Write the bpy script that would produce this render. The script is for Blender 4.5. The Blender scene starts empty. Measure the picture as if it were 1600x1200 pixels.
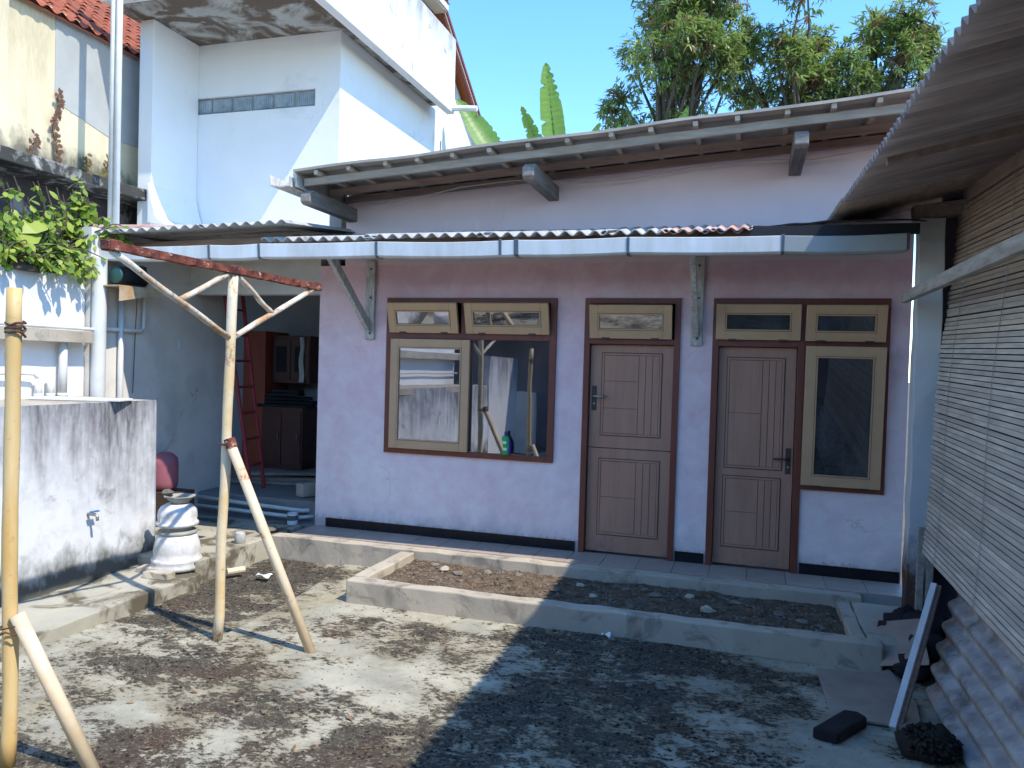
import bpy, math, random
import numpy as np
from mathutils import Vector, Matrix, noise as mnoise

random.seed(7)
rng = np.random.default_rng(11)
scene = bpy.context.scene
col = scene.collection

# ------------------------------------------------------------------ camera
CAM = Vector((1.425, -6.855, 1.6586))
YAW, PITCH, ROLL = math.radians(17.0427), math.radians(-1.2621), math.radians(1.6584)
fw = Vector((-math.sin(YAW)*math.cos(PITCH), math.cos(YAW)*math.cos(PITCH), math.sin(PITCH)))
ri = Vector((math.cos(YAW), math.sin(YAW), 0)); up = ri.cross(fw)
r2 = ri*math.cos(ROLL) + up*math.sin(ROLL); u2 = up*math.cos(ROLL) - ri*math.sin(ROLL)
cd = bpy.data.cameras.new("camera"); cam = bpy.data.objects.new("camera", cd); col.objects.link(cam)
cam.matrix_world = Matrix(((r2.x, u2.x, -fw.x, CAM.x), (r2.y, u2.y, -fw.y, CAM.y), (r2.z, u2.z, -fw.z, CAM.z), (0, 0, 0, 1)))
cd.sensor_width = 36; cd.lens = 36*1201.2/1600; cd.clip_start = 0.05; cd.clip_end = 2000
scene.camera = cam

# ------------------------------------------------------------------ sky, sun, exposure
SUN = Vector((0.69, -0.28, 1.0)).normalized()
w = bpy.data.worlds.new("World"); scene.world = w; w.use_nodes = True
wn = w.node_tree; wn.nodes.clear()
sky = wn.nodes.new("ShaderNodeTexSky"); sky.sky_type = 'NISHITA'; sky.sun_disc = False
sky.sun_elevation = math.asin(SUN.z); sky.sun_rotation = math.atan2(SUN.x, SUN.y)
sky.air_density = 1.0; sky.dust_density = 0.0; sky.ozone_density = 3.0
bg = wn.nodes.new("ShaderNodeBackground"); bg.inputs[1].default_value = 0.15
wo = wn.nodes.new("ShaderNodeOutputWorld")
hs = wn.nodes.new('ShaderNodeHueSaturation'); hs.inputs['Saturation'].default_value = 1.22
wn.links.new(sky.outputs[0], hs.inputs['Color']); wn.links.new(hs.outputs[0], bg.inputs[0]); wn.links.new(bg.outputs[0], wo.inputs[0])
sl = bpy.data.lights.new("sun", 'SUN'); sl.energy = 2.0; sl.angle = math.radians(0.53); sl.color = (1.0, 0.92, 0.79)
so = bpy.data.objects.new("sun", sl); col.objects.link(so); so.rotation_euler = (-SUN).to_track_quat('-Z', 'Y').to_euler()
so.location = (6, -4, 12)
vs = scene.view_settings; vs.view_transform = 'Standard'; vs.look = 'None'; vs.gamma = 1.0; vs.exposure = 1.6
vs.use_curve_mapping = False

# ------------------------------------------------------------------ materials
class NB:
    def __init__(s, name):
        s.m = bpy.data.materials.new(name); s.m.use_nodes = True; s.t = s.m.node_tree
        s.b = s.t.nodes["Principled BSDF"]; s.out = s.t.nodes["Material Output"]
        s._p = None
    def n(s, t): return s.t.nodes.new(t)
    def put(s, inp, v):
        if hasattr(v, 'is_linked') or isinstance(v, bpy.types.NodeSocket): s.t.links.new(v, inp)
        elif isinstance(v, (tuple, list)) and len(v) == 3 and inp.type == 'RGBA': inp.default_value = (*v, 1)
        else: inp.default_value = v
    def pos(s):
        if s._p is None: s._p = s.n("ShaderNodeNewGeometry").outputs['Position']
        return s._p
    def sc(s, v, vec=None):
        x = s.n("ShaderNodeVectorMath"); x.operation = 'MULTIPLY'; s.put(x.inputs[0], vec or s.pos()); x.inputs[1].default_value = v; return x.outputs[0]
    def noise(s, scale, detail=4, rough=.55, vec=None, dist=0.0):
        x = s.n("ShaderNodeTexNoise"); s.put(x.inputs['Vector'], vec or s.pos()); x.inputs['Scale'].default_value = scale
        x.inputs['Detail'].default_value = detail; x.inputs['Roughness'].default_value = rough; x.inputs['Distortion'].default_value = dist
        return x.outputs['Fac']
    def math(s, op, a, b=0.0, clamp=False):
        x = s.n("ShaderNodeMath"); x.operation = op; x.use_clamp = clamp; s.put(x.inputs[0], a); s.put(x.inputs[1], b); return x.outputs[0]
    def map(s, v, a, b, c=0.0, d=1.0):
        x = s.n("ShaderNodeMapRange"); x.clamp = True; s.put(x.inputs[0], v)
        for i, q in zip((1, 2, 3, 4), (a, b, c, d)): s.put(x.inputs[i], q)
        return x.outputs[0]
    def mix(s, f, a, b, blend='MIX'):
        x = s.n("ShaderNodeMix"); x.data_type = 'RGBA'; x.blend_type = blend
        s.put(x.inputs[0], f); s.put(x.inputs[6], a); s.put(x.inputs[7], b); return x.outputs[2]
    def xyz(s):
        x = s.n("ShaderNodeSeparateXYZ"); s.put(x.inputs[0], s.pos()); return x.outputs
    def attr(s, name):
        x = s.n("ShaderNodeAttribute"); x.attribute_name = name; return x.outputs['Fac']
    def rand(s): return s.n("ShaderNodeObjectInfo").outputs['Random']
    def bump(s, h, st=.4, d=.01):
        x = s.n("ShaderNodeBump"); x.inputs['Strength'].default_value = st; x.inputs['Distance'].default_value = d
        s.put(x.inputs['Height'], h); s.put(s.b.inputs['Normal'], x.outputs[0]); return x
    def fin(s, c, rough=.7, spec=.35, metal=0.0):
        s.put(s.b.inputs['Base Color'], c); s.put(s.b.inputs['Roughness'], rough)
        s.b.inputs['Specular IOR Level'].default_value = spec; s.b.inputs['Metallic'].default_value = metal
        return s.m

MAT = {}
def simple(name, c, rough=.6, var=.25, scale=8, dark=None, spec=.35, bump=.15, metal=0.0, rv=0.0, stretch=None):
    b = NB(name); v = b.sc(stretch) if stretch else None
    f = b.noise(scale, 6, .6, v)
    d = dark or tuple(x*(1-var) for x in c)
    k = b.mix(b.map(f, .3, .7), d, c)
    if rv:
        k = b.mix(b.math('MULTIPLY', b.rand(), rv), k, tuple(x*.45 for x in c))
    if bump: b.bump(b.noise(scale*6, 4, .6, v), bump, .004)
    MAT[name] = b.fin(k, rough, spec, metal); return MAT[name]

def plaster(name, base, worn=None, worn_amt=(.45, .62), wz=None, streak=None, dirt=None, mottle=.12, bump=.25, blotch=None, rough=.85, crack=0.0, splash=None):
    """painted render: worn = colour under the paint, wz = (z0,z1) heights between which wear fades out,
    streak = (colour, z_top, length, amount), dirt = (colour, z_base, height, amount), blotch = (colour, lo, hi, scale)"""
    b = NB(name); x, y, z = b.xyz()
    c = b.mix(b.map(b.noise(1.7, 5, .6), .3, .7), tuple(v*(1-mottle) for v in base), base)
    if worn:
        f = b.noise(5.5, 9, .68, None, .4)
        g = b.noise(1.3, 3, .5)
        f = b.math('ADD', b.math('MULTIPLY', f, .7), b.math('MULTIPLY', g, .4))
        if wz: f = b.math('ADD', f, b.map(z, wz[0], wz[1], .22, -.16))
        c = b.mix(b.map(f, worn_amt[0], worn_amt[1]), c, worn)
    if blotch:
        f = b.noise(blotch[3], 8, .62, None, .6)
        c = b.mix(b.map(f, blotch[1], blotch[2]), c, blotch[0])
    if streak:
        sc, zt, ln, am = streak
        f = b.math('ADD', b.math('MULTIPLY', b.noise(1.0, 6, .66, b.sc((4.2, 4.2, .5))), .8), b.math('MULTIPLY', b.noise(1.3, 4, .6), .35))
        h = b.map(z, zt-ln, zt, 0.0, .42)
        f = b.math('ADD', f, h)
        f = b.map(f, .72, 1.02, 0, am)
        f = b.math('MULTIPLY', f, b.map(b.noise(26, 4, .6, b.sc((1, 1, .25))), .25, .6, .45, 1))
        c = b.mix(f, c, sc)
    if dirt:
        dc, zb, hh, am = dirt
        f = b.math('ADD', b.map(z, zb, zb+hh, .55, 0), b.noise(3.2, 7, .65, b.sc((1, 1, .6))))
        f = b.map(f, .62, .88, 0, am)
        c = b.mix(f, c, dc)
    c = b.mix(b.map(b.noise(60, 3, .7), .62, .75, 0, .25), c, tuple(v*.6 for v in base))
    if splash:
        f = b.math('ADD', b.map(z, splash[1], splash[1]+splash[2], .30, -.25), b.noise(24, 6, .75))
        c = b.mix(b.map(f, .60, .72, 0, .7), c, splash[0])
    if crack:
        vo = b.n("ShaderNodeTexVoronoi"); vo.feature = 'DISTANCE_TO_EDGE'; vo.inputs['Scale'].default_value = 1.1
        ad = b.n("ShaderNodeVectorMath"); ad.operation = 'ADD'; b.put(ad.inputs[0], b.pos())
        nz_ = b.n("ShaderNodeTexNoise"); nz_.inputs['Scale'].default_value = 5; nz_.inputs['Detail'].default_value = 6; b.put(nz_.inputs['Vector'], b.pos())
        b.put(ad.inputs[1], b.sc((.35, .35, .35), nz_.outputs['Color'])); b.put(vo.inputs['Vector'], ad.outputs[0])
        f = b.math('MULTIPLY', b.map(vo.outputs['Distance'], 0, .007, 1, 0), b.map(b.noise(1.4, 3), .56, .66, 0, crack))
        c = b.mix(f, c, tuple(v*.25 for v in base))
    b.bump(b.math('ADD', b.noise(3, 6, .6), b.math('MULTIPLY', b.noise(90, 4, .6), .35)), bump, .012)
    MAT[name] = b.fin(c, rough, .25); return MAT[name]

plaster('pink_wall', (.80, .51, .54), worn=(.92, .81, .78), worn_amt=(.34, .84), wz=(.1, 2.5), dirt=((.45, .43, .42), -.05, .35, .5), mottle=.10, crack=.3, splash=((.42, .38, .34), .05, .16))
plaster('lavender_wall', (.80, .63, .66), mottle=.10, crack=.2, worn=(.84, .74, .73), worn_amt=(.62, .85))
plaster('white_wall', (.74, .76, .77), mottle=.06, blotch=((.54, .56, .57), .58, .80, 1.1), crack=.35)
plaster('parapet_wall', (.74, .75, .75), mottle=.08, streak=((.13, .13, .12), 7.6, 1.0, .7), blotch=((.20, .20, .19), .60, .70, 3.2), crack=.5)
plaster('soffit', (.46, .46, .42), mottle=.25, blotch=((.13, .10, .075), .44, .54, 1.7), bump=.6)
plaster('mould_edge', (.42, .42, .40), mottle=.3, blotch=((.045, .045, .04), .34, .50, 5))
plaster('tank_wall', (.70, .72, .73), mottle=.14, streak=((.12, .115, .125), 1.32, 1.25, .95), dirt=((.075, .075, .06), -.16, .46, .95), worn=(.44, .44, .46), worn_amt=(.50, .74), crack=.8, blotch=((.20, .20, .19), .60, .74, 3.0))
plaster('yard_wall', (.78, .79, .78), mottle=.05, streak=((.30, .30, .30), 2.4, .5, .45))
plaster('back_wall', (.72, .72, .73), mottle=.10, streak=((.12, .12, .13), 1.9, 1.4, .9))
plaster('grey_render', (.74, .70, .63), mottle=.25, blotch=((.48, .455, .41), .52, .75, 1.4), bump=.35, crack=.9)
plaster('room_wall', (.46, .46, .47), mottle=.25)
plaster('cream_wall', (.70, .615, .43), mottle=.12, streak=((.34, .28, .17), 5.6, 1.6, .5), dirt=((.10, .10, .08), 3.95, .55, .85), blotch=((.55, .56, .52), .58, .80, .8))
plaster('grey_patch', (.42, .43, .42), mottle=.2, bump=.5)
plaster('ledge_shade_wall', (.055, .05, .055), mottle=.4, blotch=((.20, .20, .20), .56, .62, 1.6))  # near-black base puts the ledge's shade into the lower wall's colour
plaster('purple_house', (.20, .17, .21), mottle=.15)
plaster('concrete', (.52, .46, .365), mottle=.28, blotch=((.22, .20, .165), .54, .68, 4.5), bump=.5)
plaster('walk_concrete', (.46, .435, .35), mottle=.3, blotch=((.13, .11, .075), .50, .60, 3.0), bump=.5)
plaster('room_slab', (.26, .26, .25), mottle=.3, bump=.4)
simple('porch_tile', (.44, .365, .31), .45, .15, 5, rv=.25, bump=.05)
simple('skirting', (.014, .013, .016), .25, .3, 6, rv=.2, bump=0)
simple('grout', (.40, .38, .36), .9, .2, 10)
simple('brown_frame', (.21, .062, .038), .45, .25, 5, bump=.12, stretch=(4, 4, 1))
simple('tan_sash', (.60, .37, .205), .45, .12, 5, bump=.1)
b = NB('door_paint'); x_, y_, z_ = b.xyz()
c = b.mix(b.map(b.noise(2.2, 6, .6, b.sc((4, 4, .7))), .3, .7), (.41, .215, .14), (.49, .265, .175))
c = b.mix(b.map(b.noise(1.0, 6, .7, b.sc((45, 45, 1.5))), .5, .75, 0, .35), c, (.25, .145, .10))
f = b.math('ADD', b.map(z_, 0, .28, .16, -.12), b.noise(11, 8, .72))
c = b.mix(b.map(f, .62, .70, 0, .55), c, (.24, .17, .13)); c = b.mix(b.map(b.noise(35, 5, .7), .68, .73, 0, .6), c, (.60, .48, .40))
b.bump(b.noise(1.0, 5, .6, b.sc((60, 60, 3))), .25, .003); MAT['door_paint'] = b.fin(c, .55, .3)
simple('groove_shade', (.14, .08, .06), .7, .2, 5)  # dark colour for painted shade around door panels and glazing beads
simple('wood_grey', (.47, .39, .32), .85, .45, 3, bump=.5, rv=.3, stretch=(1.2, 9, 9))
simple('wood_grey_y', (.32, .275, .245), .85, .45, 3, bump=.5, rv=.3, stretch=(9, 1.2, 9))
simple('wood_brown', (.40, .26, .20), .8, .45, 3, bump=.4, rv=.3, stretch=(1.2, 9, 9))
simple('batten', (.56, .47, .38), .85, .35, 5, bump=.3, rv=.4)
simple('wood_shed', (.44, .33, .27), .85, .4, 3, bump=.45, rv=.2, stretch=(6, 1.5, 6))
simple('wood_white', (.66, .63, .57), .8, .35, 6, dark=(.30, .28, .25), bump=.4, stretch=(6, 6, 1.5))
simple('tie_plank', (.46, .42, .36), .85, .35, 5, dark=(.27, .22, .18), bump=.35, stretch=(6, 1, 6))
simple('roof_sheet', (.46, .41, .36), .8, .4, 4, rv=.2)
b = NB('asbestos'); c = b.mix(b.map(b.noise(3, 7, .65), .35, .65), (.33, .325, .31), (.46, .455, .44))
c = b.mix(b.map(b.noise(9, 7, .65, None, .5), .56, .70, 0, .75), c, (.10, .095, .085)); b.bump(b.noise(40, 4), .3, .004); MAT['asbestos'] = b.fin(c, .9, .2)
b = NB('shed_sheet'); c = b.mix(b.map(b.noise(2.2, 7, .65, b.sc((.5, 3, 1))), .35, .68), (.22, .175, .165), (.46, .38, .36))
b.bump(b.noise(40, 4), .3, .004); MAT['shed_sheet'] = b.fin(c, .9, .2)
b = NB('floor_sheet'); c = b.mix(b.map(b.noise(4, 8, .7), .35, .68), (.28, .25, .235), (.56, .52, .48))
c = b.mix(b.map(b.noise(45, 5, .7), .58, .7, 0, .5), c, (.5, .5, .5)); c = b.mix(b.map(b.noise(2.2, 6, .7), .52, .64, 0, .8), c, (.13, .115, .10)); b.bump(b.noise(60, 4), .5, .006); MAT['floor_sheet'] = b.fin(c, .9, .2)
simple('red_sheet', (.42, .13, .08), .7, .4, 7, dark=(.55, .50, .47))
simple('tarp', (.018, .016, .02), .6, .4, 4)
simple('gutter_white', (.68, .69, .70), .5, .2, 2.2, dark=(.50, .50, .48), spec=.4, bump=.05, stretch=(3, 1, .6))
simple('gutter_grey', (.36, .38, .37), .5, .15, 4, bump=.05)
simple('strap', (.10, .12, .14), .4, .2, 4)
simple('pvc', (.66, .67, .65), .45, .15, 5, bump=.05)
b = NB('rust_pipe'); c = b.mix(b.map(b.noise(3, 6, .6), .4, .6), (.62, .47, .25), (.68, .60, .44))
c = b.mix(b.map(b.noise(6, 8, .7, b.sc((1, 1, .5))), .55, .63), c, (.27, .10, .035)); c = b.mix(b.map(b.noise(30, 5, .7), .62, .7), c, (.16, .055, .03))
b.bump(b.noise(60, 5), .4, .004); MAT['rust_pipe'] = b.fin(c, .65, .3)
b = NB('rust_white'); c = b.mix(b.map(b.noise(5, 7, .65), .40, .60), (.42, .24, .11), (.66, .62, .52))
c = b.mix(b.map(b.noise(16, 6, .7), .56, .66), c, (.12, .07, .045)); b.bump(b.noise(60, 5), .5, .004); MAT['rust_white'] = b.fin(c, .7, .3)
b = NB('rust_red'); c = b.mix(b.map(b.noise(14, 7, .65), .38, .62), (.085, .026, .022), (.24, .075, .045))
c = b.mix(b.map(b.noise(26, 6, .7, b.sc((1, .5, 1))), .58, .66), c, (.55, .45, .36)); b.bump(b.noise(70, 5), .7, .006); MAT['rust_red'] = b.fin(c, .85, .2)
b = NB('pole_yellow'); c = b.mix(b.map(b.noise(2.4, 5, .6, b.sc((3, 3, .6))), .35, .65), (.58, .38, .14), (.68, .53, .28))
c = b.mix(b.map(b.noise(20, 6, .7), .6, .72, 0, .6), c, (.28, .12, .03)); MAT['pole_yellow'] = b.fin(c, .5, .35)
b = NB('pole_cream'); c = b.mix(b.map(b.noise(4, 5, .6), .35, .65), (.60, .45, .27), (.70, .60, .44))
c = b.mix(b.map(b.noise(11, 6, .75), .60, .68), c, (.34, .12, .04)); MAT['pole_cream'] = b.fin(c, .55, .35)
simple('wire', (.12, .06, .045), .7, .4, 20)
simple('steel', (.42, .40, .38), .35, .2, 9, metal=.7, bump=0)
simple('dark_metal', (.10, .075, .06), .5, .3, 9, metal=.4, bump=0)
simple('bamboo', (.80, .69, .56), .8, .4, 5, rv=.55, bump=.3, stretch=(6, .8, 6))
simple('bamboo_top', (.54, .40, .29), .8, .4, 5, rv=.45, bump=.3, stretch=(6, .8, 6))
simple('red_tile', (.40, .115, .055), .8, .35, 6, rv=.35, dark=(.20, .06, .035))
simple('orange_tile', (.50, .16, .055), .7, .3, 6, rv=.3)
simple('maroon', (.20, .045, .045), .6, .2, 4)
simple('rake_cream', (.62, .50, .36), .6, .15, 4)
simple('glass_block', (.34, .40, .42), .15, .4, 5, dark=(.15, .19, .21), bump=.1)
simple('ladder_red', (.34, .04, .045), .5, .25, 6)
simple('cab_red', (.36, .075, .035), .4, .3, 2.5, stretch=(6, 6, 1))
simple('cab_dark', (.10, .035, .028), .4, .3, 2.5)
simple('cloth_white', (.55, .55, .53), .9, .15, 8)
simple('black_stuff', (.02, .02, .022), .8, .4, 8)
simple('gas_pink', (.36, .13, .17), .4, .15, 4)
simple('jar_white', (.76, .76, .75), .85, .14, 7, dark=(.42, .41, .38), bump=.8)
simple('jar_glass', (.50, .50, .47), .12, .3, 20, bump=0)
simple('dish', (.38, .37, .32), .85, .3, 9, bump=.4)
simple('stone', (.27, .24, .20), .9, .4, 9, rv=.6, bump=.5)
simple('brick_dark', (.025, .021, .024), .9, .4, 9, bump=.5)
simple('slab_tile', (.36, .29, .235), .6, .3, 5, bump=.1)
simple('pump_green', (.03, .10, .09), .5, .2, 5)
simple('shelf_rust', (.52, .47, .32), .6, .3, 5, dark=(.38, .20, .09))
simple('bottle_green', (.02, .42, .07), .3, .1, 5, bump=0)
simple('bottle_purple', (.10, .035, .30), .3, .1, 5, bump=0)
simple('paper_white', (.78, .80, .80), .7, .1, 5, bump=0)
simple('blue_plastic', (.04, .16, .40), .4, .1, 5, bump=0)
simple('cord', (.45, .40, .35), .7, .1, 5, bump=0)
simple('ground_earth', (.16, .13, .10), .95, .4, 2)
simple('bark', (.11, .085, .065), .9, .4, 6, bump=.6)
simple('moss', (.036, .030, .022), .95, .6, 14, bump=.6)

def leafmat(name, c1, c2, trans=.35, rough=.45):
    b = NB(name)
    k = b.mix(b.map(b.attr('tone'), 0, 1), c1, c2)
    b.fin(k, rough, .4)
    tr = b.n("ShaderNodeBsdfTranslucent"); b.put(tr.inputs[0], b.mix(.5, k, (.22, .34, .03)))
    mx = b.n("ShaderNodeMixShader"); mx.inputs[0].default_value = trans
    b.t.links.new(b.b.outputs[0], mx.inputs[1]); b.t.links.new(tr.outputs[0], mx.inputs[2]); b.t.links.new(mx.outputs[0], b.out.inputs[0])
    MAT[name] = b.m
leafmat('mango_leaf', (.10, .18, .065), (.38, .46, .17), .45, .35)
leafmat('dry_leaf', (.22, .11, .06), (.36, .24, .15), .2, .6)
leafmat('vine_leaf', (.10, .20, .025), (.42, .50, .08), .4, .45)
leafmat('banana_leaf', (.09, .22, .05), (.22, .38, .07), .45, .4)
leafmat('creeper', (.14, .05, .05), (.16, .17, .04), .2, .6)

def glassmat(name, tint, refl):
    b = NB(name)
    tr = b.n("ShaderNodeBsdfTransparent"); tr.inputs[0].default_value = (*tint, 1)
    gl = b.n("ShaderNodeBsdfGlossy"); gl.inputs['Roughness'].default_value = .012; gl.inputs[0].default_value = (.93, .94, 1, 1)
    lw = b.n("ShaderNodeLayerWeight"); lw.inputs[0].default_value = .35
    f = b.map(lw.outputs['Fresnel'], .05, 1, refl, 1)
    wav = b.n("ShaderNodeBump"); wav.inputs['Strength'].default_value = .04; wav.inputs['Distance'].default_value = .01
    b.put(wav.inputs['Height'], b.noise(2.5, 1)); b.put(gl.inputs['Normal'], wav.outputs[0])
    mx = b.n("ShaderNodeMixShader"); b.put(mx.inputs[0], f)
    b.t.links.new(tr.outputs[0], mx.inputs[1]); b.t.links.new(gl.outputs[0], mx.inputs[2])
    df_ = b.n("ShaderNodeBsdfDiffuse"); df_.inputs[0].default_value = (.55, .53, .50, 1)
    m2 = b.n("ShaderNodeMixShader"); b.put(m2.inputs[0], b.map(b.noise(3.5, 7, .7, b.sc((1, 1, .5))), .4, .75, .015, .12))
    b.t.links.new(mx.outputs[0], m2.inputs[1]); b.t.links.new(df_.outputs[0], m2.inputs[2]); b.t.links.new(m2.outputs[0], b.out.inputs[0])
    MAT[name] = b.m
glassmat('glass', (.35, .36, .42), .30)
glassmat('shaded_glass', (.10, .10, .16), .09)  # same glass as above, darkened to paint in a shaded reflection
glassmat('clear_glass', (.88, .9, .9), .08)

# concrete yard: moss attribute decides where the crust sits
b = NB('yard_concrete')
ms = b.attr('moss')
fine = b.noise(26, 11, .82, b.sc((1, 1.5, 1)))
mid = b.noise(8, 8, .7, b.sc((1, 1.4, 1)), .7)
big = b.noise(1.5, 5, .6, None, .6)
conc = b.mix(b.map(b.noise(2.6, 6, .62), .34, .68), (.30, .29, .235), (.50, .475, .375))
conc = b.mix(b.map(b.noise(1.6, 4, .6, None, .5), .58, .72, 0, .55), conc, (.44, .40, .23))
conc = b.mix(b.map(b.noise(45, 8, .8, b.sc((1, 1.5, 1))), .55, .66, 0, .40), conc, (.19, .175, .14))
film = b.math('ADD', ms, b.math('MULTIPLY', b.math('SUBTRACT', big, .5), 1.6))
film = b.math('ADD', film, b.math('MULTIPLY', b.math('SUBTRACT', mid, .5), 1.1))
film = b.math('ADD', film, b.math('MULTIPLY', b.math('SUBTRACT', fine, .5), .9))
conc = b.mix(b.map(film, .02, .56, 0, .82), conc, b.mix(b.map(b.noise(5, 6, .7), .35, .65), (.175, .14, .085), (.30, .255, .17)))
crust = b.mix(b.map(b.noise(14, 7, .7), .35, .65), (.030, .027, .024), (.10, .085, .062))
crust = b.mix(b.map(b.noise(.9, 3, .5), .50, .62, 0, .8), crust, (.075, .048, .032))
crust = b.mix(b.map(b.noise(48, 7, .8, b.sc((1, 1.6, 1))), .54, .61, 0, .7), crust, (.28, .255, .20))
mk = b.math('ADD', ms, b.math('MULTIPLY', b.math('SUBTRACT', fine, .5), 3.0))
mk = b.math('ADD', mk, b.math('MULTIPLY', b.math('SUBTRACT', mid, .5), 1.9))
m1 = b.map(mk, .44, .62)
c = b.mix(m1, conc, crust)
c = b.mix(b.map(b.noise(19, 6, .7), .68, .72, 0, .5), c, (.46, .43, .22))
b.bump(b.math('ADD', b.math('MULTIPLY', m1, .6), b.math('MULTIPLY', b.noise(70, 8, .75), .8)), .7, .012)
MAT['yard_concrete'] = b.fin(c, .92, .2)
b = NB('soil'); c = b.mix(b.map(b.noise(12, 8, .7), .35, .65), (.075, .052, .038), (.22, .165, .115))
c = b.mix(b.map(b.noise(60, 6, .75), .58, .66, 0, .6), c, (.34, .29, .22)); b.bump(b.noise(45, 8, .75), .9, .02); MAT['soil'] = b.fin(c, .95, .15)

# ------------------------------------------------------------------ geometry helpers
def V(*a): return Vector(a)
class G:
    def __init__(s): s.v = []; s.f = []; s.tone = None
    def add(s, vs, fs):
        o = len(s.v); s.v += [tuple(p) for p in vs]; s.f += [tuple(i+o for i in f) for f in fs]; return s
    def box(s, x0, x1, y0, y1, z0, z1):
        return s.add([(x0,y0,z0),(x1,y0,z0),(x1,y1,z0),(x0,y1,z0),(x0,y0,z1),(x1,y0,z1),(x1,y1,z1),(x0,y1,z1)],
                     [(3,2,1,0),(4,5,6,7),(0,1,5,4),(1,2,6,5),(2,3,7,6),(3,0,4,7)])
    def hexa(s, p): return s.add(p, [(3,2,1,0),(4,5,6,7),(0,1,5,4),(1,2,6,5),(2,3,7,6),(3,0,4,7)])
    def beam(s, a, b, wd, ht, upv=(0,0,1)):
        a, b = Vector(a), Vector(b); d = (b-a).normalized(); u = Vector(upv); u = (u - d*u.dot(d)).normalized(); q = d.cross(u)
        P = []
        for c in (a, b): P.append([c - q*wd/2 - u*ht/2, c + q*wd/2 - u*ht/2, c + q*wd/2 + u*ht/2, c - q*wd/2 + u*ht/2])
        return s.add(P[0]+P[1], [(3,2,1,0),(4,5,6,7),(0,1,5,4),(1,2,6,5),(2,3,7,6),(3,0,4,7)])
    def roughbox(s, x0, x1, y0, y1, z0, z1, step=.12, jit=.006):
        lx, ly = x1-x0, y1-y0; ax = 0 if lx >= ly else 1; n = max(2, int(max(lx, ly)/step)); o = []
        for i in range(n+1):
            t = i/n; r = lambda: random.uniform(-jit, jit)
            if ax == 0: x = x0+lx*t; o += [(x+r()*(0<i<n), y0+r(), z0), (x, y1+r(), z0), (x, y1+r(), z1+r()), (x, y0+r(), z1+r())]
            else: y = y0+ly*t; o += [(x1+r(), y, z0), (x0+r(), y, z0), (x0+r(), y, z1+r()), (x1+r(), y, z1+r())][::1]
        f = [(0,1,2,3), tuple(4*n+k for k in (3,2,1,0))]
        for i in range(n):
            a = 4*i; f += [(a+k, a+4+k, a+4+(k+1)%4, a+(k+1)%4) for k in range(4)]
        return s.add(o, f)
    def tube(s, pts, r, n=10, cap=True):
        pts = [Vector(p) for p in pts]; R = r if isinstance(r, (list, tuple)) else [r]*len(pts); vs = []; prev = None
        for i, p in enumerate(pts):
            d = (pts[min(i+1, len(pts)-1)] - pts[max(i-1, 0)]).normalized()
            if prev is None: u = d.orthogonal().normalized()
            else: u = (prev - d*prev.dot(d)).normalized()
            prev = u; q = d.cross(u)
            vs += [p + (u*math.cos(2*math.pi*k/n) + q*math.sin(2*math.pi*k/n))*R[i] for k in range(n)]
        f = [(i*n+k, i*n+(k+1)%n, (i+1)*n+(k+1)%n, (i+1)*n+k) for i in range(len(pts)-1) for k in range(n)]
        if cap: f += [tuple(range(n))[::-1], tuple((len(pts)-1)*n+k for k in range(n))]
        return s.add(vs, f)
    def lathe(s, c, prof, n=28, wob=0.0, axis='z'):
        c = Vector(c); vs = []
        for r, z in prof:
            for k in range(n):
                a = 2*math.pi*k/n; rr = r*(1+random.uniform(-wob, wob))
                vs.append(c + (Vector((rr*math.cos(a), rr*math.sin(a), z)) if axis == 'z' else Vector((rr*math.cos(a), z, rr*math.sin(a)))))
        m = len(prof)
        f = [(i*n+k, i*n+(k+1)%n, (i+1)*n+(k+1)%n, (i+1)*n+k) for i in range(m-1) for k in range(n)]
        f += [tuple(range(n))[::-1], tuple((m-1)*n+k for k in range(n))]
        return s.add(vs, f)
    def grid(s, fn, nu, nv):
        vs = [fn(i/nu, j/nv) for j in range(nv+1) for i in range(nu+1)]
        return s.add(vs, [(j*(nu+1)+i, j*(nu+1)+i+1, (j+1)*(nu+1)+i+1, (j+1)*(nu+1)+i) for j in range(nv) for i in range(nu)])
    def prism(s, poly, a, bq):
        """polygon of 3D points extruded by vector from a to bq offsets"""
        a, bq = Vector(a), Vector(bq); n = len(poly)
        return s.add([Vector(p)+a for p in poly] + [Vector(p)+bq for p in poly],
                     [tuple(range(n))[::-1], tuple(range(n, 2*n))] + [(i, (i+1) % n, n+(i+1) % n, n+i) for i in range(n)])
    def leaf(s, base, d, nrm, L, W, droop=.3, tone=.5, seg=3):
        d = Vector(d).normalized(); nrm = Vector(nrm); q = d.cross(nrm)
        if q.length < 1e-4: q = d.orthogonal()
        q.normalize(); nn = q.cross(d); o = len(s.v); base = Vector(base)
        prof = [.12, .85, .95, .03] if seg == 3 else [.2, 1, .05]
        for i in range(seg+1):
            t = i/seg; c = base + d*L*t - nn*droop*L*t*t
            s.v += [tuple(c - q*W*.5*prof[i]), tuple(c + q*W*.5*prof[i])]
        s.f += [(o+2*i, o+2*i+1, o+2*i+3, o+2*i+2) for i in range(seg)]
        if s.tone is None: s.tone = []
        s.tone += [tone]*(2*seg+2)
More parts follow.
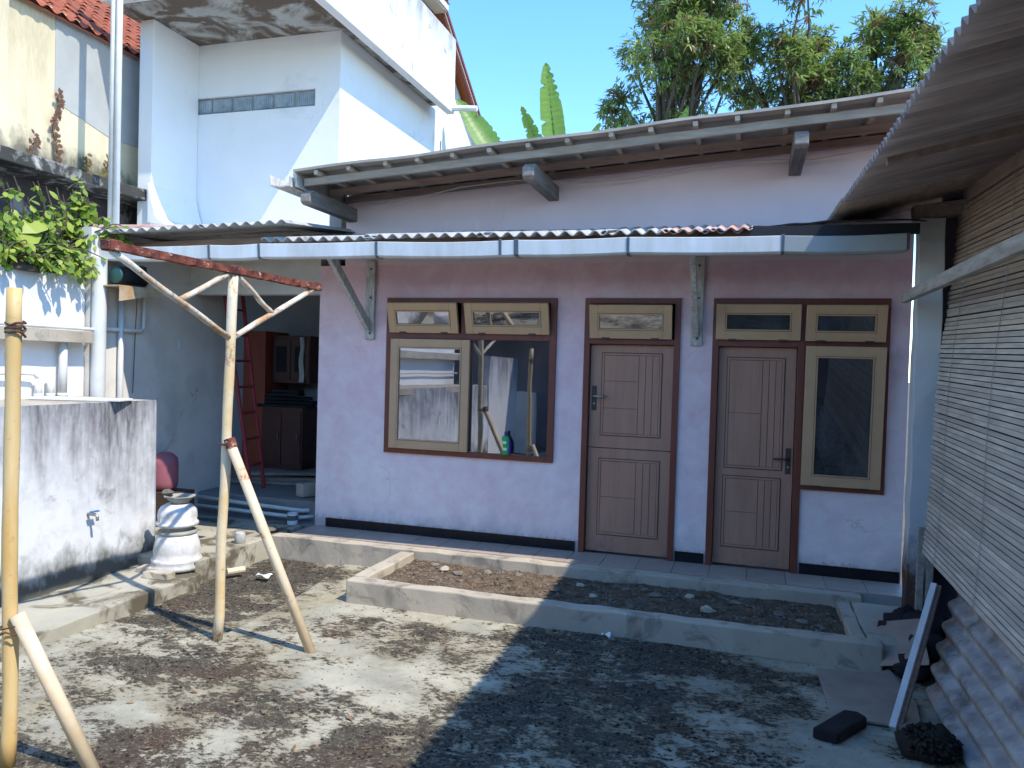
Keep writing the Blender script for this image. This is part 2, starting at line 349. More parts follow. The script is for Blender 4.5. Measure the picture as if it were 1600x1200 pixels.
    def build(s, name, mat, parent=None, smooth=False, bevel=0.0, solid=0.0, kind=None, seg=2):
        loc = root_loc(parent)
        me = bpy.data.meshes.new(name)
        vv = s.v if loc is None else [(a-loc[0], b_-loc[1], c-loc[2]) for a, b_, c in s.v]
        me.from_pydata(vv, [], s.f); me.update()
        if mat: me.materials.append(MAT[mat])
        if s.tone is not None:
            a = me.attributes.new('tone', 'FLOAT', 'POINT'); a.data.foreach_set('value', s.tone)
        if smooth:
            me.polygons.foreach_set('use_smooth', [True]*len(me.polygons))
        o = bpy.data.objects.new(name, me); col.objects.link(o)
        if parent: o.parent = parent
        if solid:
            m = o.modifiers.new('s', 'SOLIDIFY'); m.thickness = solid; m.offset = 0
        if bevel:
            m = o.modifiers.new('b', 'BEVEL'); m.width = bevel; m.segments = seg; m.limit_method = 'ANGLE'; m.angle_limit = .6
        if kind: o['kind'] = kind
        return o
def root_loc(o):
    if o is None: return None
    while o.parent: o = o.parent
    return tuple(o.location)
def thing(name, label, cat, loc, group=None):
    e = bpy.data.objects.new(name, None); col.objects.link(e); e.location = loc; e.empty_display_size = .1
    return tag(e, label, cat, group)
def tag(o, label, cat, group=None):
    o['label'] = label; o['category'] = cat
    if group: o['group'] = group
    return o
def piece(mesh_obj_or_mesh, name, parent, loc, rot=None, scale=None):
    me = mesh_obj_or_mesh.data if hasattr(mesh_obj_or_mesh, 'data') else mesh_obj_or_mesh
    o = bpy.data.objects.new(name, me); col.objects.link(o); o.parent = parent
    rl = root_loc(parent) or (0, 0, 0); o.location = (loc[0]-rl[0], loc[1]-rl[1], loc[2]-rl[2])
    if rot: o.rotation_euler = rot
    if scale: o.scale = scale
    return o
def mesh(g, name, mat):
    me = bpy.data.meshes.new(name); me.from_pydata(g.v, [], g.f); me.update(); me.materials.append(MAT[mat]); return me
def box(x0, x1, y0, y1, z0, z1): return G().box(x0, x1, y0, y1, z0, z1)
def rough(*a, **k): return G().roughbox(*a, **k)
def struct(g, name, mat, **k):
    o = g.build(name, mat, None, **k); o['kind'] = 'structure'; return o

def vnoise(x, y, seed=0, octv=5, gain=.55):
    out = np.zeros_like(x); amp = 1; tot = 0
    for k in range(octv):
        xi = np.floor(x).astype(np.int64); yi = np.floor(y).astype(np.int64); fx = x-xi; fy = y-yi
        fx = fx*fx*(3-2*fx); fy = fy*fy*(3-2*fy)
        def h(i, j):
            n = (i*374761393 + j*668265263 + (seed+k)*1442695041) & 0x7fffffff
            n = ((n ^ (n >> 13))*1274126177) & 0x7fffffff
            return ((n ^ (n >> 16)) & 0xffff)/65535.0
        v = (h(xi, yi)*(1-fx)+h(xi+1, yi)*fx)*(1-fy) + (h(xi, yi+1)*(1-fx)+h(xi+1, yi+1)*fx)*fy
        out += v*amp; tot += amp; amp *= gain; x = x*2.03; y = y*2.03
    return out/tot

def corrugated(p00, p10, p01, p11, pitch, amp, nv=3, sag=0.0):
    """sheet with corners p(u,v); waves run across u, ribs along v"""
    p00, p10, p01, p11 = map(Vector, (p00, p10, p01, p11))
    L = (p10-p00).length; n = max(8, int(L/pitch*8)); nrm = (p10-p00).cross(p01-p00).normalized()
    if nrm.z < 0 and abs(nrm.z) > .2: nrm = -nrm
    def fn(u, v):
        p = (p00*(1-u)+p10*u)*(1-v) + (p01*(1-u)+p11*u)*v
        return p + nrm*(amp*math.sin(2*math.pi*u*L/pitch) - sag*4*v*(1-v))
    return G().grid(fn, n, nv)

# ------------------------------------------------------------------ the setting: ground, yard, porch, walkway
g = G(); g.add([(-400, -400, -.30), (400, -400, -.30), (400, 400, -.30), (-400, 400, -.30)], [(0, 1, 2, 3)])
struct(g, 'ground', 'ground_earth')

BLOBS = [(-2.41,-1.14,.45,.6,.75),(-2.5,-1.78,.35,.4,.55),(-2.07,-3.14,.6,.45,.62),(-2.1,-2.65,.6,.35,.55),(-1.3,-4.2,.9,.4,.7),(-1.2,-3.45,.35,.2,.5),(-1.61,-3.06,.28,.22,.85),(-1.27,-3.85,.7,.35,.55),
 (-.8,-3.34,.4,.25,.75),(-.5,-3.8,.6,.3,.8),(-.69,-2.13,.35,.25,.62),(-.09,-2.42,.4,.35,.55),(.83,-1.80,.95,.50,1.15),(.22,-1.80,.45,.40,.95),(.7,-2.5,.8,.5,.75),  # moss; right-hand patches made heavier to darken the ground in shade
 (.45,-3.0,.75,.6,.95),(1.2,-2.75,.55,.45,.7),(.1,-3.6,.7,.4,.75),(1.3,-2.1,.35,.25,.55),(-2.2,-2.3,.35,.3,.5),(-1.9,-1.4,.25,.3,.6),
 (-1.75,-2.1,.2,.3,.45),(-1.1,-2.75,.3,.2,.35),(.9,-3.7,.6,.4,.7),(-2.45,-.75,.4,.2,.7),(-1.1,-1.9,.15,.1,.45),(1.65,-2.3,.2,.3,.35),
 (-.3,-3.0,.35,.2,.35), (-2.4,-3.9,.5,.4,.5)]
LIGHT = [(-1.55,-1.6,.3,.3,.5),(-.53,-2.75,.45,.3,.45),(1.75,-1.65,.45,.12,.6),(1.85,-2.75,.4,.4,.35),(-1.68,-3.5,.4,.15,.3),(-.8,-1.7,.5,.15,.35)]
NX, NY = 330, 250; x0, x1, y0, y1 = -2.86, 3.0, -5.0, -.50
X, Y = np.meshgrid(np.linspace(x0, x1, NX), np.linspace(y0, y1, NY))
den = np.zeros_like(X)
wx = X + .25*(vnoise(X*2.2, Y*2.2, 5)-.5); wy = Y + .25*(vnoise(X*2.2, Y*2.2, 9)-.5)
for cx, cy, rx, ry, a in BLOBS: den = np.maximum(den, a*np.exp(-((wx-cx)/rx)**2 - ((wy-cy)/ry)**2))
for cx, cy, rx, ry, a in LIGHT: den -= a*np.exp(-((wx-cx)/rx)**2 - ((wy-cy)/ry)**2)
nz = vnoise(X*3.1, Y*4.2, 21, 6, .62)
dirt = np.clip((-1.95+.025*np.sin(Y*3)-.09*(Y+1.5)-X)/.03, 0, 1)*np.clip((Y+2.55+.3*(vnoise(X*4, Y*4, 61)-.5))/.12, 0, 1)
MOSS = np.clip(den*.66 + (nz-.5)*1.5 + .21 + .26*dirt, 0, 1)
rel = np.clip((MOSS-.42)/.25, 0, 1)
Z = -.20 - .022*dirt + .012*(vnoise(X*.9, Y*.9, 3, 3)-.5) + rel*(.004+.016*(vnoise(X*22, Y*22, 31, 3)-.35)*(vnoise(X*3, Y*3, 44, 2)))
vv = np.stack([X, Y, Z], -1).reshape(-1, 3)
idx = np.arange(NX*NY).reshape(NY, NX)
ff = np.stack([idx[:-1, :-1], idx[:-1, 1:], idx[1:, 1:], idx[1:, :-1]], -1).reshape(-1, 4)
me = bpy.data.meshes.new('yard'); me.from_pydata(vv.tolist(), [], ff.tolist()); me.update()
at = me.attributes.new('moss', 'FLOAT', 'POINT'); at.data.foreach_set('value', MOSS.reshape(-1).astype(np.float32))
me.polygons.foreach_set('use_smooth', [True]*len(me.polygons)); me.materials.append(MAT['yard_concrete'])
yard = bpy.data.objects.new('yard', me); col.objects.link(yard); yard['kind'] = 'structure'
g = G(); g.grid(lambda u, v: (-2.86+9*u, -14+9*v, -.20), 40, 40); o = struct(g, 'yard_rear', 'yard_concrete')
at = o.data.attributes.new('moss', 'FLOAT', 'POINT'); at.data.foreach_set('value', [random.uniform(.1, .6) for _ in o.data.vertices])

def clods(name, n, test, hs, zf, mat, label=None, cat=None):
    g = G()
    for _ in range(n):
        p = test()
        if p is None: continue
        r = hs()*1.0; x, y = p; z = zf(x, y)
        a = random.uniform(0, 6.28); ca, sa = math.cos(a), math.sin(a)
        k = [random.uniform(.6, 1.3) for _ in range(6)]
        P = [(r*k[0], 0, 0), (0, r*k[1], 0), (-r*k[2], 0, 0), (0, -r*k[3], 0), (0, 0, r*.7*k[4]), (0, 0, -r*.4)]
        P = [(x+ca*q[0]-sa*q[1], y+sa*q[0]+ca*q[1], z+q[2]) for q in P]
        g.add(P, [(0,1,4),(1,2,4),(2,3,4),(3,0,4),(1,0,5),(2,1,5),(3,2,5),(0,3,5)])
    o = g.build(name, mat); o['kind'] = 'stuff'
    if label: tag(o, label, cat)
    return o
def yz(x, y):
    i = int(round((x-x0)/(x1-x0)*(NX-1))); j = int(round((y-y0)/(y1-y0)*(NY-1)))
    return Z[min(max(j, 0), NY-1), min(max(i, 0), NX-1)], MOSS[min(max(j, 0), NY-1), min(max(i, 0), NX-1)]
def mosspt():
    x, y = random.uniform(-2.75, 2.2), random.uniform(-4.6, -.6)
    if x > -1.5 and y > -1.5: return None
    return (x, y) if yz(x, y)[1] > random.uniform(.45, .8) else None
clods('moss_crumbs', 26000, mosspt, lambda: .0025+.012*random.random()**4, lambda x, y: yz(x, y)[0], 'moss', 'dark dried moss crumbs scattered over the concrete yard', 'moss')
clods('grit', 2500, lambda: (lambda x, y: None if (x > -1.5 and y > -1.5) else (x, y))(random.uniform(-2.75, 2.2), random.uniform(-4.6, -.6)), lambda: random.choice((.003, .004, .006, .009)), lambda x, y: yz(x, y)[0], 'stone', 'pale grit and chips lying on the yard', 'grit')

g = G(); g.tone = None
for _ in range(150):
    x = random.uniform(-2.7, 2.2); y = random.uniform(-4.5, -.7)
    if x > -1.55 and y > -1.6: y = random.uniform(-1.75, -1.6)
    a = random.uniform(0, 6.28); g.leaf((x, y, yz(x, y)[0]+.006), (math.cos(a), math.sin(a), random.uniform(-.05, .25)), (random.uniform(-.4, .4), random.uniform(-.4, .4), 1), random.uniform(.025, .07), random.uniform(.010, .024), random.uniform(-.3, .5), random.random(), 2)
tag(g.build('leaf_litter', 'dry_leaf', kind='stuff'), 'dry brown leaf litter blown over the concrete yard', 'leaves')
# porch, kerbs
pf = struct(box(-2.73, 2.62, -.42, .06, -.30, -.012), 'porch_floor', 'grout')
tm = mesh(G().box(-.147, .147, -.147, .147, -.012, .004), 'floor_tile', 'porch_tile')
for i in range(18):
    for j in range(2):
        if j == 0: piece(tm, 'floor_tile', pf, (-2.58+.3*i, -.155, -.006+random.uniform(-.001, .001)))
        else: piece(tm, 'floor_tile', pf, (-2.58+.3*i, -.362, -.006+random.uniform(-.001, .001)), scale=(1, .36, 1))
pk = struct(rough(-2.86, 2.30, -.56, -.424, -.30, -.004, jit=.005), 'porch_kerb', 'concrete', bevel=.008)
# walkway left: near (lower) and far
struct(rough(-3.46, -2.80, -8.0, -1.60, -.32, -.105, .2, .008), 'walkway_near', 'walk_concrete', bevel=.01)
struct(rough(-4.32, -2.865, -1.585, .02, -.33, -.018, .2, .006), 'walkway_far', 'walk_concrete', bevel=.01)
struct(box(-4.3, -2.735, .02, 2.95, -.30, -.015), 'room_floor', 'room_slab')
struct(rough(-5.7, -2.76, .18, 3.0, -.02, .20, .2, .006), 'room_slab', 'room_slab', bevel=.012)
struct(rough(2.22, 2.74, -1.48, -.57, -.30, -.03, .1, .01), 'side_strip', 'concrete', bevel=.01)

# planter
pl = thing('planter', 'low concrete planter of bare soil along the porch below the doors', 'planter', (0, -1.0, -.2))
rough(-1.50, 2.30, -1.56, -1.44, -.30, -.025, .15, .006).build('front_kerb', 'concrete', pl, bevel=.012)
rough(-1.50, -1.37, -1.435, -.565, -.30, -.02, .15, .005).build('end_kerb', 'concrete', pl, bevel=.012)
rough(2.12, 2.215, -1.435, -.565, -.30, -.03, .15, .005).build('end_kerb', 'concrete', pl, bevel=.012)
nx, ny = 150, 40
SX, SY = np.meshgrid(np.linspace(-1.38, 2.13, nx), np.linspace(-1.45, -.56, ny))
SZ = -.095 + .07*(vnoise(SX*2.5, SY*2.5, 77, 3)-.5) + .035*(vnoise(SX*14, SY*14, 78, 4)-.5)
g = G(); g.v = [tuple(p) for p in np.stack([SX, SY, SZ], -1).reshape(-1, 3)]
g.f = [(j*nx+i, j*nx+i+1, (j+1)*nx+i+1, (j+1)*nx+i) for j in range(ny-1) for i in range(nx-1)]
so_ = g.build('soil', 'soil', pl, smooth=True)
def sz(x, y): return SZ[min(max(int(round((y+1.45)/.89*(ny-1))), 0), ny-1), min(max(int(round((x+1.38)/3.51*(nx-1))), 0), nx-1)]
clods('soil_clods', 3800, lambda: (random.uniform(-1.34, 2.08), random.uniform(-1.41, -.59)), lambda: random.choice((.005, .007, .01, .014, .02)), sz, 'soil', 'loose brown soil clods filling the planter', 'soil')
clods('planter_chips', 900, lambda: (random.uniform(-1.34, 2.08), random.uniform(-1.41, -.59)), lambda: random.choice((.006, .009, .013, .018)), lambda x, y: sz(x, y)+.004, 'stone', 'pale stone chips mixed into the planter soil', 'chips')

def rock(name, x, y, z, r, mat='stone', flat=.6, label=None, cat='stone', group=None, n=7):
    big = r > .075; rings = 8 if big else 4; n = 16 if big else n
    g = G(); vs = []; ph_ = random.uniform(0, 50)
    for i in range(rings+1):
        th = math.pi*i/rings
        for k in range(n):
            a = 2*math.pi*k/n; u = Vector((math.sin(th)*math.cos(a), math.sin(th)*math.sin(a), math.cos(th)))
            rr = r*(1+.45*mnoise.noise(u*1.7+Vector((ph_, 0, 0)))+.25*mnoise.noise(u*4+Vector((ph_, 0, 0))))
            vs.append((x+rr*u.x*1.15, y+rr*u.y, z+rr*flat*u.z))
    g.add(vs, [(i*n+k, (i+1)*n+k, (i+1)*n+(k+1) % n, i*n+(k+1) % n) for i in range(rings) for k in range(n)])
    o = g.build(name, mat, smooth=big)
    return tag(o, label, cat, group)
PST = [(-.99,-.78,.045),(-.86,-.80,.05),(-.62,-.75,.04),(-1.12,-.68,.04),(.197,-.80,.03),(.553,-.75,.035),(.71,-.78,.03),(.80,-.90,.045),(1.196,-1.05,.055),(1.397,-.85,.04),(.66,-1.2,.03),(-.35,-.72,.03),(.35,-1.05,.03),(.02,-.95,.035),(1.7,-.95,.035),(1.85,-1.1,.04),(1.05,-.8,.035),(-.75,-1.05,.03)]
for k, (x, y, r) in enumerate(PST): rock('rubble_stone', x, y, sz(x, y)+r*.25, r, 'stone' if k % 4 else 'concrete', .35 if k % 2 else .6, label='small rough rubble stone lying on the planter soil', group='rubble stones in the planter')
YST = [(.597,-1.64,.028),(1.005,-2.316,.035),(.824,-2.356,.02),(.93,-2.27,.02),(1.1,-2.33,.016),(.65,-1.95,.02),(1.35,-1.78,.025),(.3,-1.66,.016)]
for x, y, r in YST: rock('yard_stone', x, y, yz(x, y)[0]+r*.3, r, label='small loose stone lying on the shaded mossy yard', group='loose stones on the yard')

# ------------------------------------------------------------------ pink house
FT = 2.30
ph = thing('pink_house', 'low pink house with tan doors, brown framed windows and a shallow timber roof', 'house', (0, 0, 0))
def rz(x): return 3.335 + .066*(x+2.45)          # top of the roof sheet
XL, XR = -2.727, 2.66
OP = [(-1.967, -.26, .79), (0, .85, 0), (1.122, 1.87, 0), (1.868, 2.511, .708)]
wl = G()
def wq(xa, xb, za, zb, top=None):
    # wall block 0.14 thick, optional sloped top
    t0, t1 = (zb, zb) if top is None else (top(xa), top(xb))
    wl.hexa([(xa, 0, za), (xb, 0, za), (xb, .14, za), (xa, .14, za), (xa, 0, t0), (xb, 0, t1), (xb, .14, t1), (xa, .14, t0)])
LZ = 2.62
wq(XL, -1.967, -.05, FT); wq(-1.967, -.26, -.05, .79); wq(-.26, 0, -.05, FT); wq(.85, 1.122, -.05, FT); wq(1.868, 2.511, -.05, .708); wq(2.511, XR, -.05, FT)
wq(XL, XR, FT, LZ)
wall = wl.build('wall', 'pink_wall', ph)
wl = G(); wq(-2.45, XR, LZ, 0, top=lambda x: rz(x)-.04); wl.build('upper_wall', 'lavender_wall', ph)
box(-4.32, XL-.001, 0.002, .142, 2.335, 2.80).build('lintel', 'grey_render', ph)
g = G(); g.box(XL+.002, XL+.14, .142, 4.5, -.05, 3.2); g.box(XR-.14, XR-.002, .142, 4.5, -.05, 3.4); g.box(XL+.002, XR-.002, 4.5, 4.62, -.05, 3.2); g.box(XL+.142, XR-.142, .142, 4.498, 2.7, 2.78); g.box(XL+.142, XR-.142, .142, 4.498, -.06, .0)
g.build('inner_wall', 'room_wall', ph)
# skirting tiles
for a, b_ in ((-2.60, -.03), (.86, 1.11), (1.885, 2.65)):
    n = max(1, round((b_-a)/.42)); wd = (b_-a)/n
    for i in range(n):
        box(a+wd*i+.0015, a+wd*(i+1)-.0015, -.011, -.0005, -.004, .088).build('skirting_tile', 'skirting', wall)

def frame_rects(g, rects, ya, yb):
    for xa, xb, za, zb in rects: g.box(xa, xb, ya, yb, za, zb)
def sash(parent, xa, xb, za, zb, st, y=-.03, tilt=0.0, swing=0.0, th=.035, name='sash', hinges=True, gm='glass'):
    """sash frame with pane and beading; tilt = top leans out, swing = right side swings out"""
    piv = Vector((xa, y, za))
    def T(p):
        q = Vector(p) - piv
        if tilt: q = Vector((q.x, q.y*math.cos(tilt)-q.z*math.sin(tilt), q.z*math.cos(tilt)+q.y*math.sin(tilt)))
        if swing: q = Vector((q.x*math.cos(swing)+q.y*math.sin(swing), q.y*math.cos(swing)-q.x*math.sin(swing), q.z))
        return tuple(piv+q)
    g = G(); frame_rects(g, [(xa, xa+st, za, zb), (xb-st, xb, za, zb), (xa+st, xb-st, za, za+st), (xa+st, xb-st, zb-st, zb)], y-th, y)
    g.v = [T(p) for p in g.v]; s = g.build(name, 'tan_sash', parent, bevel=.004)
    bd = .010; xi, xj, zi, zj = xa+st, xb-st, za+st, zb-st
    g = G(); frame_rects(g, [(xi+.0005, xi+bd, zi, zj), (xj-bd, xj-.0005, zi, zj), (xi+bd, xj-bd, zi+.0005, zi+bd), (xi+bd, xj-bd, zj-bd, zj-.0005)], y-th-.004, y-.012)
    g.v = [T(p) for p in g.v]; g.build('glazing_bead', 'tan_sash', s)
    g = G(); frame_rects(g, [(xi-.004, xi-.0002, zi-.004, zj+.004), (xj+.0002, xj+.004, zi-.004, zj+.004), (xi, xj, zi-.004, zi-.0002), (xi, xj, zj+.0002, zj+.004)], y-th-.0012, y-th+.001)  # dark strips on the sash face, painted shade around the bead
    g.v = [T(p) for p in g.v]; g.build('bead_shade', 'groove_shade', s)
    g = G().box(xi+bd-.002, xj-bd+.002, y-.022, y-.017, zi+bd-.002, zj-bd+.002); g.v = [T(p) for p in g.v]; g.build('pane', gm, s)
    if hinges:
        for t in (.2, .8):
            xx = xa+(xb-xa)*t; box(xx-.035, xx+.035, y-th-.004, y-.002, za-.012, za+.002).build('hinge', 'dark_metal', s)
    return s
# window with two panes
w1 = G(); fr = .05; frame_rects(w1, [(-1.967, -1.907, .79, FT), (-.32, -.26, .79, FT), (-1.907, -.32, FT-.05, FT), (-1.907, -.32, .79, .84), (-1.907, -.32, 1.905, 1.965), (-1.145, -1.085, .84, 1.905), (-1.19, -1.13, 1.965, FT-.05)], -.028, .09)
w1 = w1.build('window', 'brown_frame', ph, bevel=.003)
sash(w1, -1.915, -1.20, 1.97, 2.262, .075, tilt=math.radians(17), swing=0)
sash(w1, -1.125, -.315, 1.97, 2.262, .075, tilt=math.radians(17))
sash(w1, -1.90, -1.085, .842, 1.902, .082, hinges=False)
box(-1.084, -.321, -.004, .002, .841, 1.904).build('pane', 'glass', w1)
# stable door
def doorframe(xa, xb, rects): 
    g = G(); frame_rects(g, rects, -.025, .10); return g
df = doorframe(0, .85, [(0, .052, -.003, FT), (.798, .85, -.003, FT), (.052, .798, FT-.05, FT), (.052, .798, 1.89, 1.94)]).build('door_frame', 'brown_frame', ph, bevel=.003)
sash(df, .058, .782, 1.945, 2.245, .078, tilt=math.radians(13))
def door_leaf(parent, xa, xb, za, zb, y, pans, name, grooves, hor):
    g = box(xa, xb, y, y+.035, za, zb); leaf = g.build(name, 'door_paint', parent, bevel=.003)
    for (pa, pb, pc, pd) in pans:
        m = .018; g = G()
        frame_rects(g, [(pa, pa+m, pc, pd), (pb-m, pb, pc, pd), (pa+m, pb-m, pc, pc+m), (pa+m, pb-m, pd-m, pd)], y-.010, y-.0005)
        mo = g.build('moulding', 'door_paint', leaf, bevel=.004)
        g = G(); frame_rects(g, [(pa-.007, pa-.0005, pc-.007, pd+.007), (pb+.0005, pb+.007, pc-.007, pd+.007), (pa, pb, pd+.0005, pd+.007), (pa, pb, pc-.007, pc-.0005)], y-.003, y-.0008)  # dark strips on the leaf face, painted shade around the moulding
        g.build('panel_shade', 'groove_shade', leaf)
        box(pa+m, pb-m, y-.0018, y-.0006, pc+m, pd-m).build('groove_shade_back', 'groove_shade', leaf)  # dark plate painting shade into the gaps between panels
        gx = [pa+m+.001]+[pa+(pb-pa)*t for t in grooves]+[pb-m-.001]
        for i in range(len(gx)-1):
            a, b_ = gx[i]+.0025, gx[i+1]-.0025
            if i == 0:
                zs = [pc+m+.002]+[pc+(pd-pc)*t for t in hor]+[pd-m-.002]
                for j in range(len(zs)-1): box(a, b_, y-.0065, y-.002, zs[j]+.002, zs[j+1]-.002).build('panel', 'door_paint', leaf)
            else: box(a, b_, y-.0065, y-.002, pc+m+.002, pd-m-.002).build('panel', 'door_paint', leaf)
    return leaf
def handle(leaf, x, z, y, dirx, mat='dark_metal'):
    h = box(x-.022, x+.022, y-.006, y-.0003, z-.11, z+.11).build('lock_plate', mat, leaf, bevel=.003)
    G().tube([(x, y-.002, z+.02), (x, y-.05, z+.02), (x+.03*dirx, y-.056, z+.02), (x+.12*dirx, y-.056, z+.018)], .0095, 8).build('handle', 'steel' if mat != 'dark_metal' or dirx > 0 else mat, h, smooth=True)
    G().lathe((x, y-.008, z-.05), [(.009, 0), (.009, .004)], 10, axis='y').build('keyhole', 'steel', h)
GR = (.62, .735, .85)
up_ = door_leaf(df, .056, .794, .955, 1.886, .035, [(.165, .695, 1.07, 1.81)], 'upper_leaf', GR, (.33, .66))
door_leaf(df, .056, .794, .012, .949, .035, [(.16, .70, .17, .855)], 'lower_leaf', GR, (.5,))
handle(up_, .098, 1.40, .035, 1)
# door with side window
df = doorframe(1.122, 2.511, [(1.122, 1.176, -.003, FT), (1.815, 1.872, -.003, FT), (2.457, 2.511, .708, FT), (1.176, 1.815, FT-.05, FT), (1.872, 2.457, FT-.05, FT), (1.176, 1.815, 1.89, 1.945), (1.872, 2.457, 1.89, 1.945), (1.872, 2.457, .708, .76)]).build('door_frame', 'brown_frame', ph, bevel=.003)
sash(df, 1.15, 1.83, 1.95, 2.25, .078, tilt=math.radians(8), gm='shaded_glass')
sash(df, 1.868, 2.475, 1.95, 2.25, .078, tilt=math.radians(12), gm='shaded_glass')
sash(df, 1.872, 2.475, .752, 1.905, .085, tilt=math.radians(3.5), gm='shaded_glass')
d2 = door_leaf(df, 1.18, 1.811, .012, 1.886, .035, [(1.255, 1.72, .85, 1.795), (1.25, 1.715, .165, .775)], 'door_leaf', GR, (.5,))
handle(d2, 1.772, .93, .035, -1)
# roof
rf = G(); ya, yb = -.92, 5.2
n = 60
rf.grid(lambda u, v: (-2.47+u*(XR+.45+2.47), ya+(yb-ya)*v+.006*math.sin(u*40), rz(-2.47+u*(XR+.45+2.47))+.006*math.sin(u*23+v*3)), n, 6)
roof = rf.build('roof', 'roof_sheet', ph, solid=.022)
def slope_beam(yc, top, h, wd, mat, name, xa=-2.42, xb=XR+.4):
    G().hexa([(xa, yc-wd/2, rz(xa)-top-h), (xb, yc-wd/2, rz(xb)-top-h), (xb, yc+wd/2, rz(xb)-top-h), (xa, yc+wd/2, rz(xa)-top-h),
              (xa, yc-wd/2, rz(xa)-top), (xb, yc-wd/2, rz(xb)-top), (xb, yc+wd/2, rz(xb)-top), (xa, yc+wd/2, rz(xa)-top)]).build(name, mat, roof, bevel=.005)
slope_beam(-.80, .052, .066, .04, 'wood_grey', 'rafter'); slope_beam(-.37, .052, .058, .05, 'wood_brown', 'rafter'); slope_beam(-.07, .052, .06, .05, 'wood_brown', 'rafter')
bm = mesh(G().box(-.018, .018, 0, 1.3, -.036, 0), 'batten', 'batten')
for i in range(17):
    x = -2.25+.322*i+random.uniform(-.02, .02); piece(bm, 'batten', roof, (x, -.90, rz(x)-.0145), rot=(0, -.066, random.uniform(-.02, .02)))
for x in (-2.38, -.33, 1.74):
    t = rz(x)-.138
    G().prism([(x-.05, 0, t-.02), (x-.05, -.80, t-.02), (x-.05, -.86, t-.06), (x-.05, -.86, t-.13), (x-.05, -.82, t-.15), (x-.05, .1, t-.15)], (0, 0, 0), (.10, 0, 0)).build('purlin', 'wood_grey_y', roof, bevel=.008)
# eave gutter end and barge end at the low corner
G().prism([(-2.50, -.88, rz(-2.5)-.005), (-2.46, -.88, rz(-2.5)-.005), (-2.44, -.88, rz(-2.5)-.13), (-2.47, -.88, rz(-2.5)-.13)], (0, 0, 0), (0, .9, 0)).build('eave_board', 'wood_white', roof)
g = G(); pr_ = [(-2.70, -.03), (-2.69, -.12), (-2.60, -.135), (-2.50, -.13), (-2.495, -.05)]; g.grid(lambda u, v: (pr_[int(round(v*4))][0], -.93+1.3*u, rz(-2.5)+pr_[int(round(v*4))][1]), 2, 4); g.build('gutter_end', 'wood_white', roof, solid=.012)
G().tube([(-2.1+.5*i, -.11-.25*max(0, math.sin(i*.75)), rz(-2.1+.5*i)-.17-.03*math.sin(i*1.7)) for i in range(10)], .004, 5).build('cable', 'cord', roof)

# ------------------------------------------------------------------ awning over the porch
aw = thing('porch_awning', 'corrugated cement sheet awning over the porch of the pink house', 'awning', (0, -.4, 2.7))
xs = [-2.62, -1.63, -.64, .35, 1.36]
def ga(x): return -.045-.03*(1.63-min(x, 1.63))      # how far the awning edge drifts out towards the left
for i in range(4):
    dz = .007*(i % 2); a, b_ = xs[i]-.04, xs[i+1]+.04
    corrugated((a, -.92+ga(a)-.02*(i % 3), 2.70+dz), (b_, -.92+ga(b_)-.02*(i % 3), 2.70+dz), (a, .0, 2.905+dz), (b_, .0, 2.905+dz), .115, .019, 4).build('corrugated_sheet', 'asbestos', aw, smooth=True, solid=.008)
corrugated((.74, -1.03, 2.70), (1.42, -1.01, 2.712), (.74, -.7, 2.775), (1.42, -.7, 2.79), .085, .012, 2).build('red_sheet', 'red_sheet', aw, smooth=True, solid=.006)
box(-2.66, 1.40, -.86, -.80, 2.63, 2.672).build('fascia_beam', 'wood_brown', aw); box(-2.66, 2.5, -.055, -.002, 2.80, 2.86).build('wall_plate', 'wood_brown', aw)
for x in (-2.13, -1.0, 0.0, .985, 1.9): G().beam((x, -.86, 2.645), (x, -.06, 2.80), .045, .06).build('rafter', 'wood_brown', aw)
g = G(); g.grid(lambda u, v: (1.36+u*1.2, -.97+v*1.0, 2.712+.03*math.sin(u*3.0)*(1-v)+.2*v+.03*u+.004*math.sin(u*30)), 24, 6); g.build('dark_sheet', 'tarp', aw, solid=.01)
box(1.40, 2.52, -.975, -.955, 2.655, 2.73).build('dark_fascia', 'tarp', aw)
aw2 = thing('side_awning', 'older corrugated roof strip with brown boards left of the porch awning', 'awning', (-3.6, -.3, 2.7))
for i in range(3):
    a, b_ = -4.95+.85*i, -4.95+.85*(i+1)+.05
    za = lambda x: 2.775+.028*(x+4.78); yy = lambda x: -.99+ga(x)
    corrugated((a, yy(a), za(a)), (b_, yy(b_), za(b_)), (a, yy(a)+1.5, za(a)+.16), (b_, yy(b_)+1.5, za(b_)+.16), .115, .017, 4).build('corrugated_sheet', 'asbestos', aw2, smooth=True, solid=.008)
G().beam((-4.6, -.86, 2.70), (-2.70, -.86, 2.73), .03, .07).build('fascia_board', 'wood_brown', aw2); G().beam((-4.55, -.60, 2.73), (-2.72, -.40, 2.83), .04, .07).build('beam', 'wood_brown', aw2)
G().beam((-3.3, -.55, 2.76), (-2.72, -.50, 2.80), .03, .10).build('patch_board', 'roof_sheet', aw2)
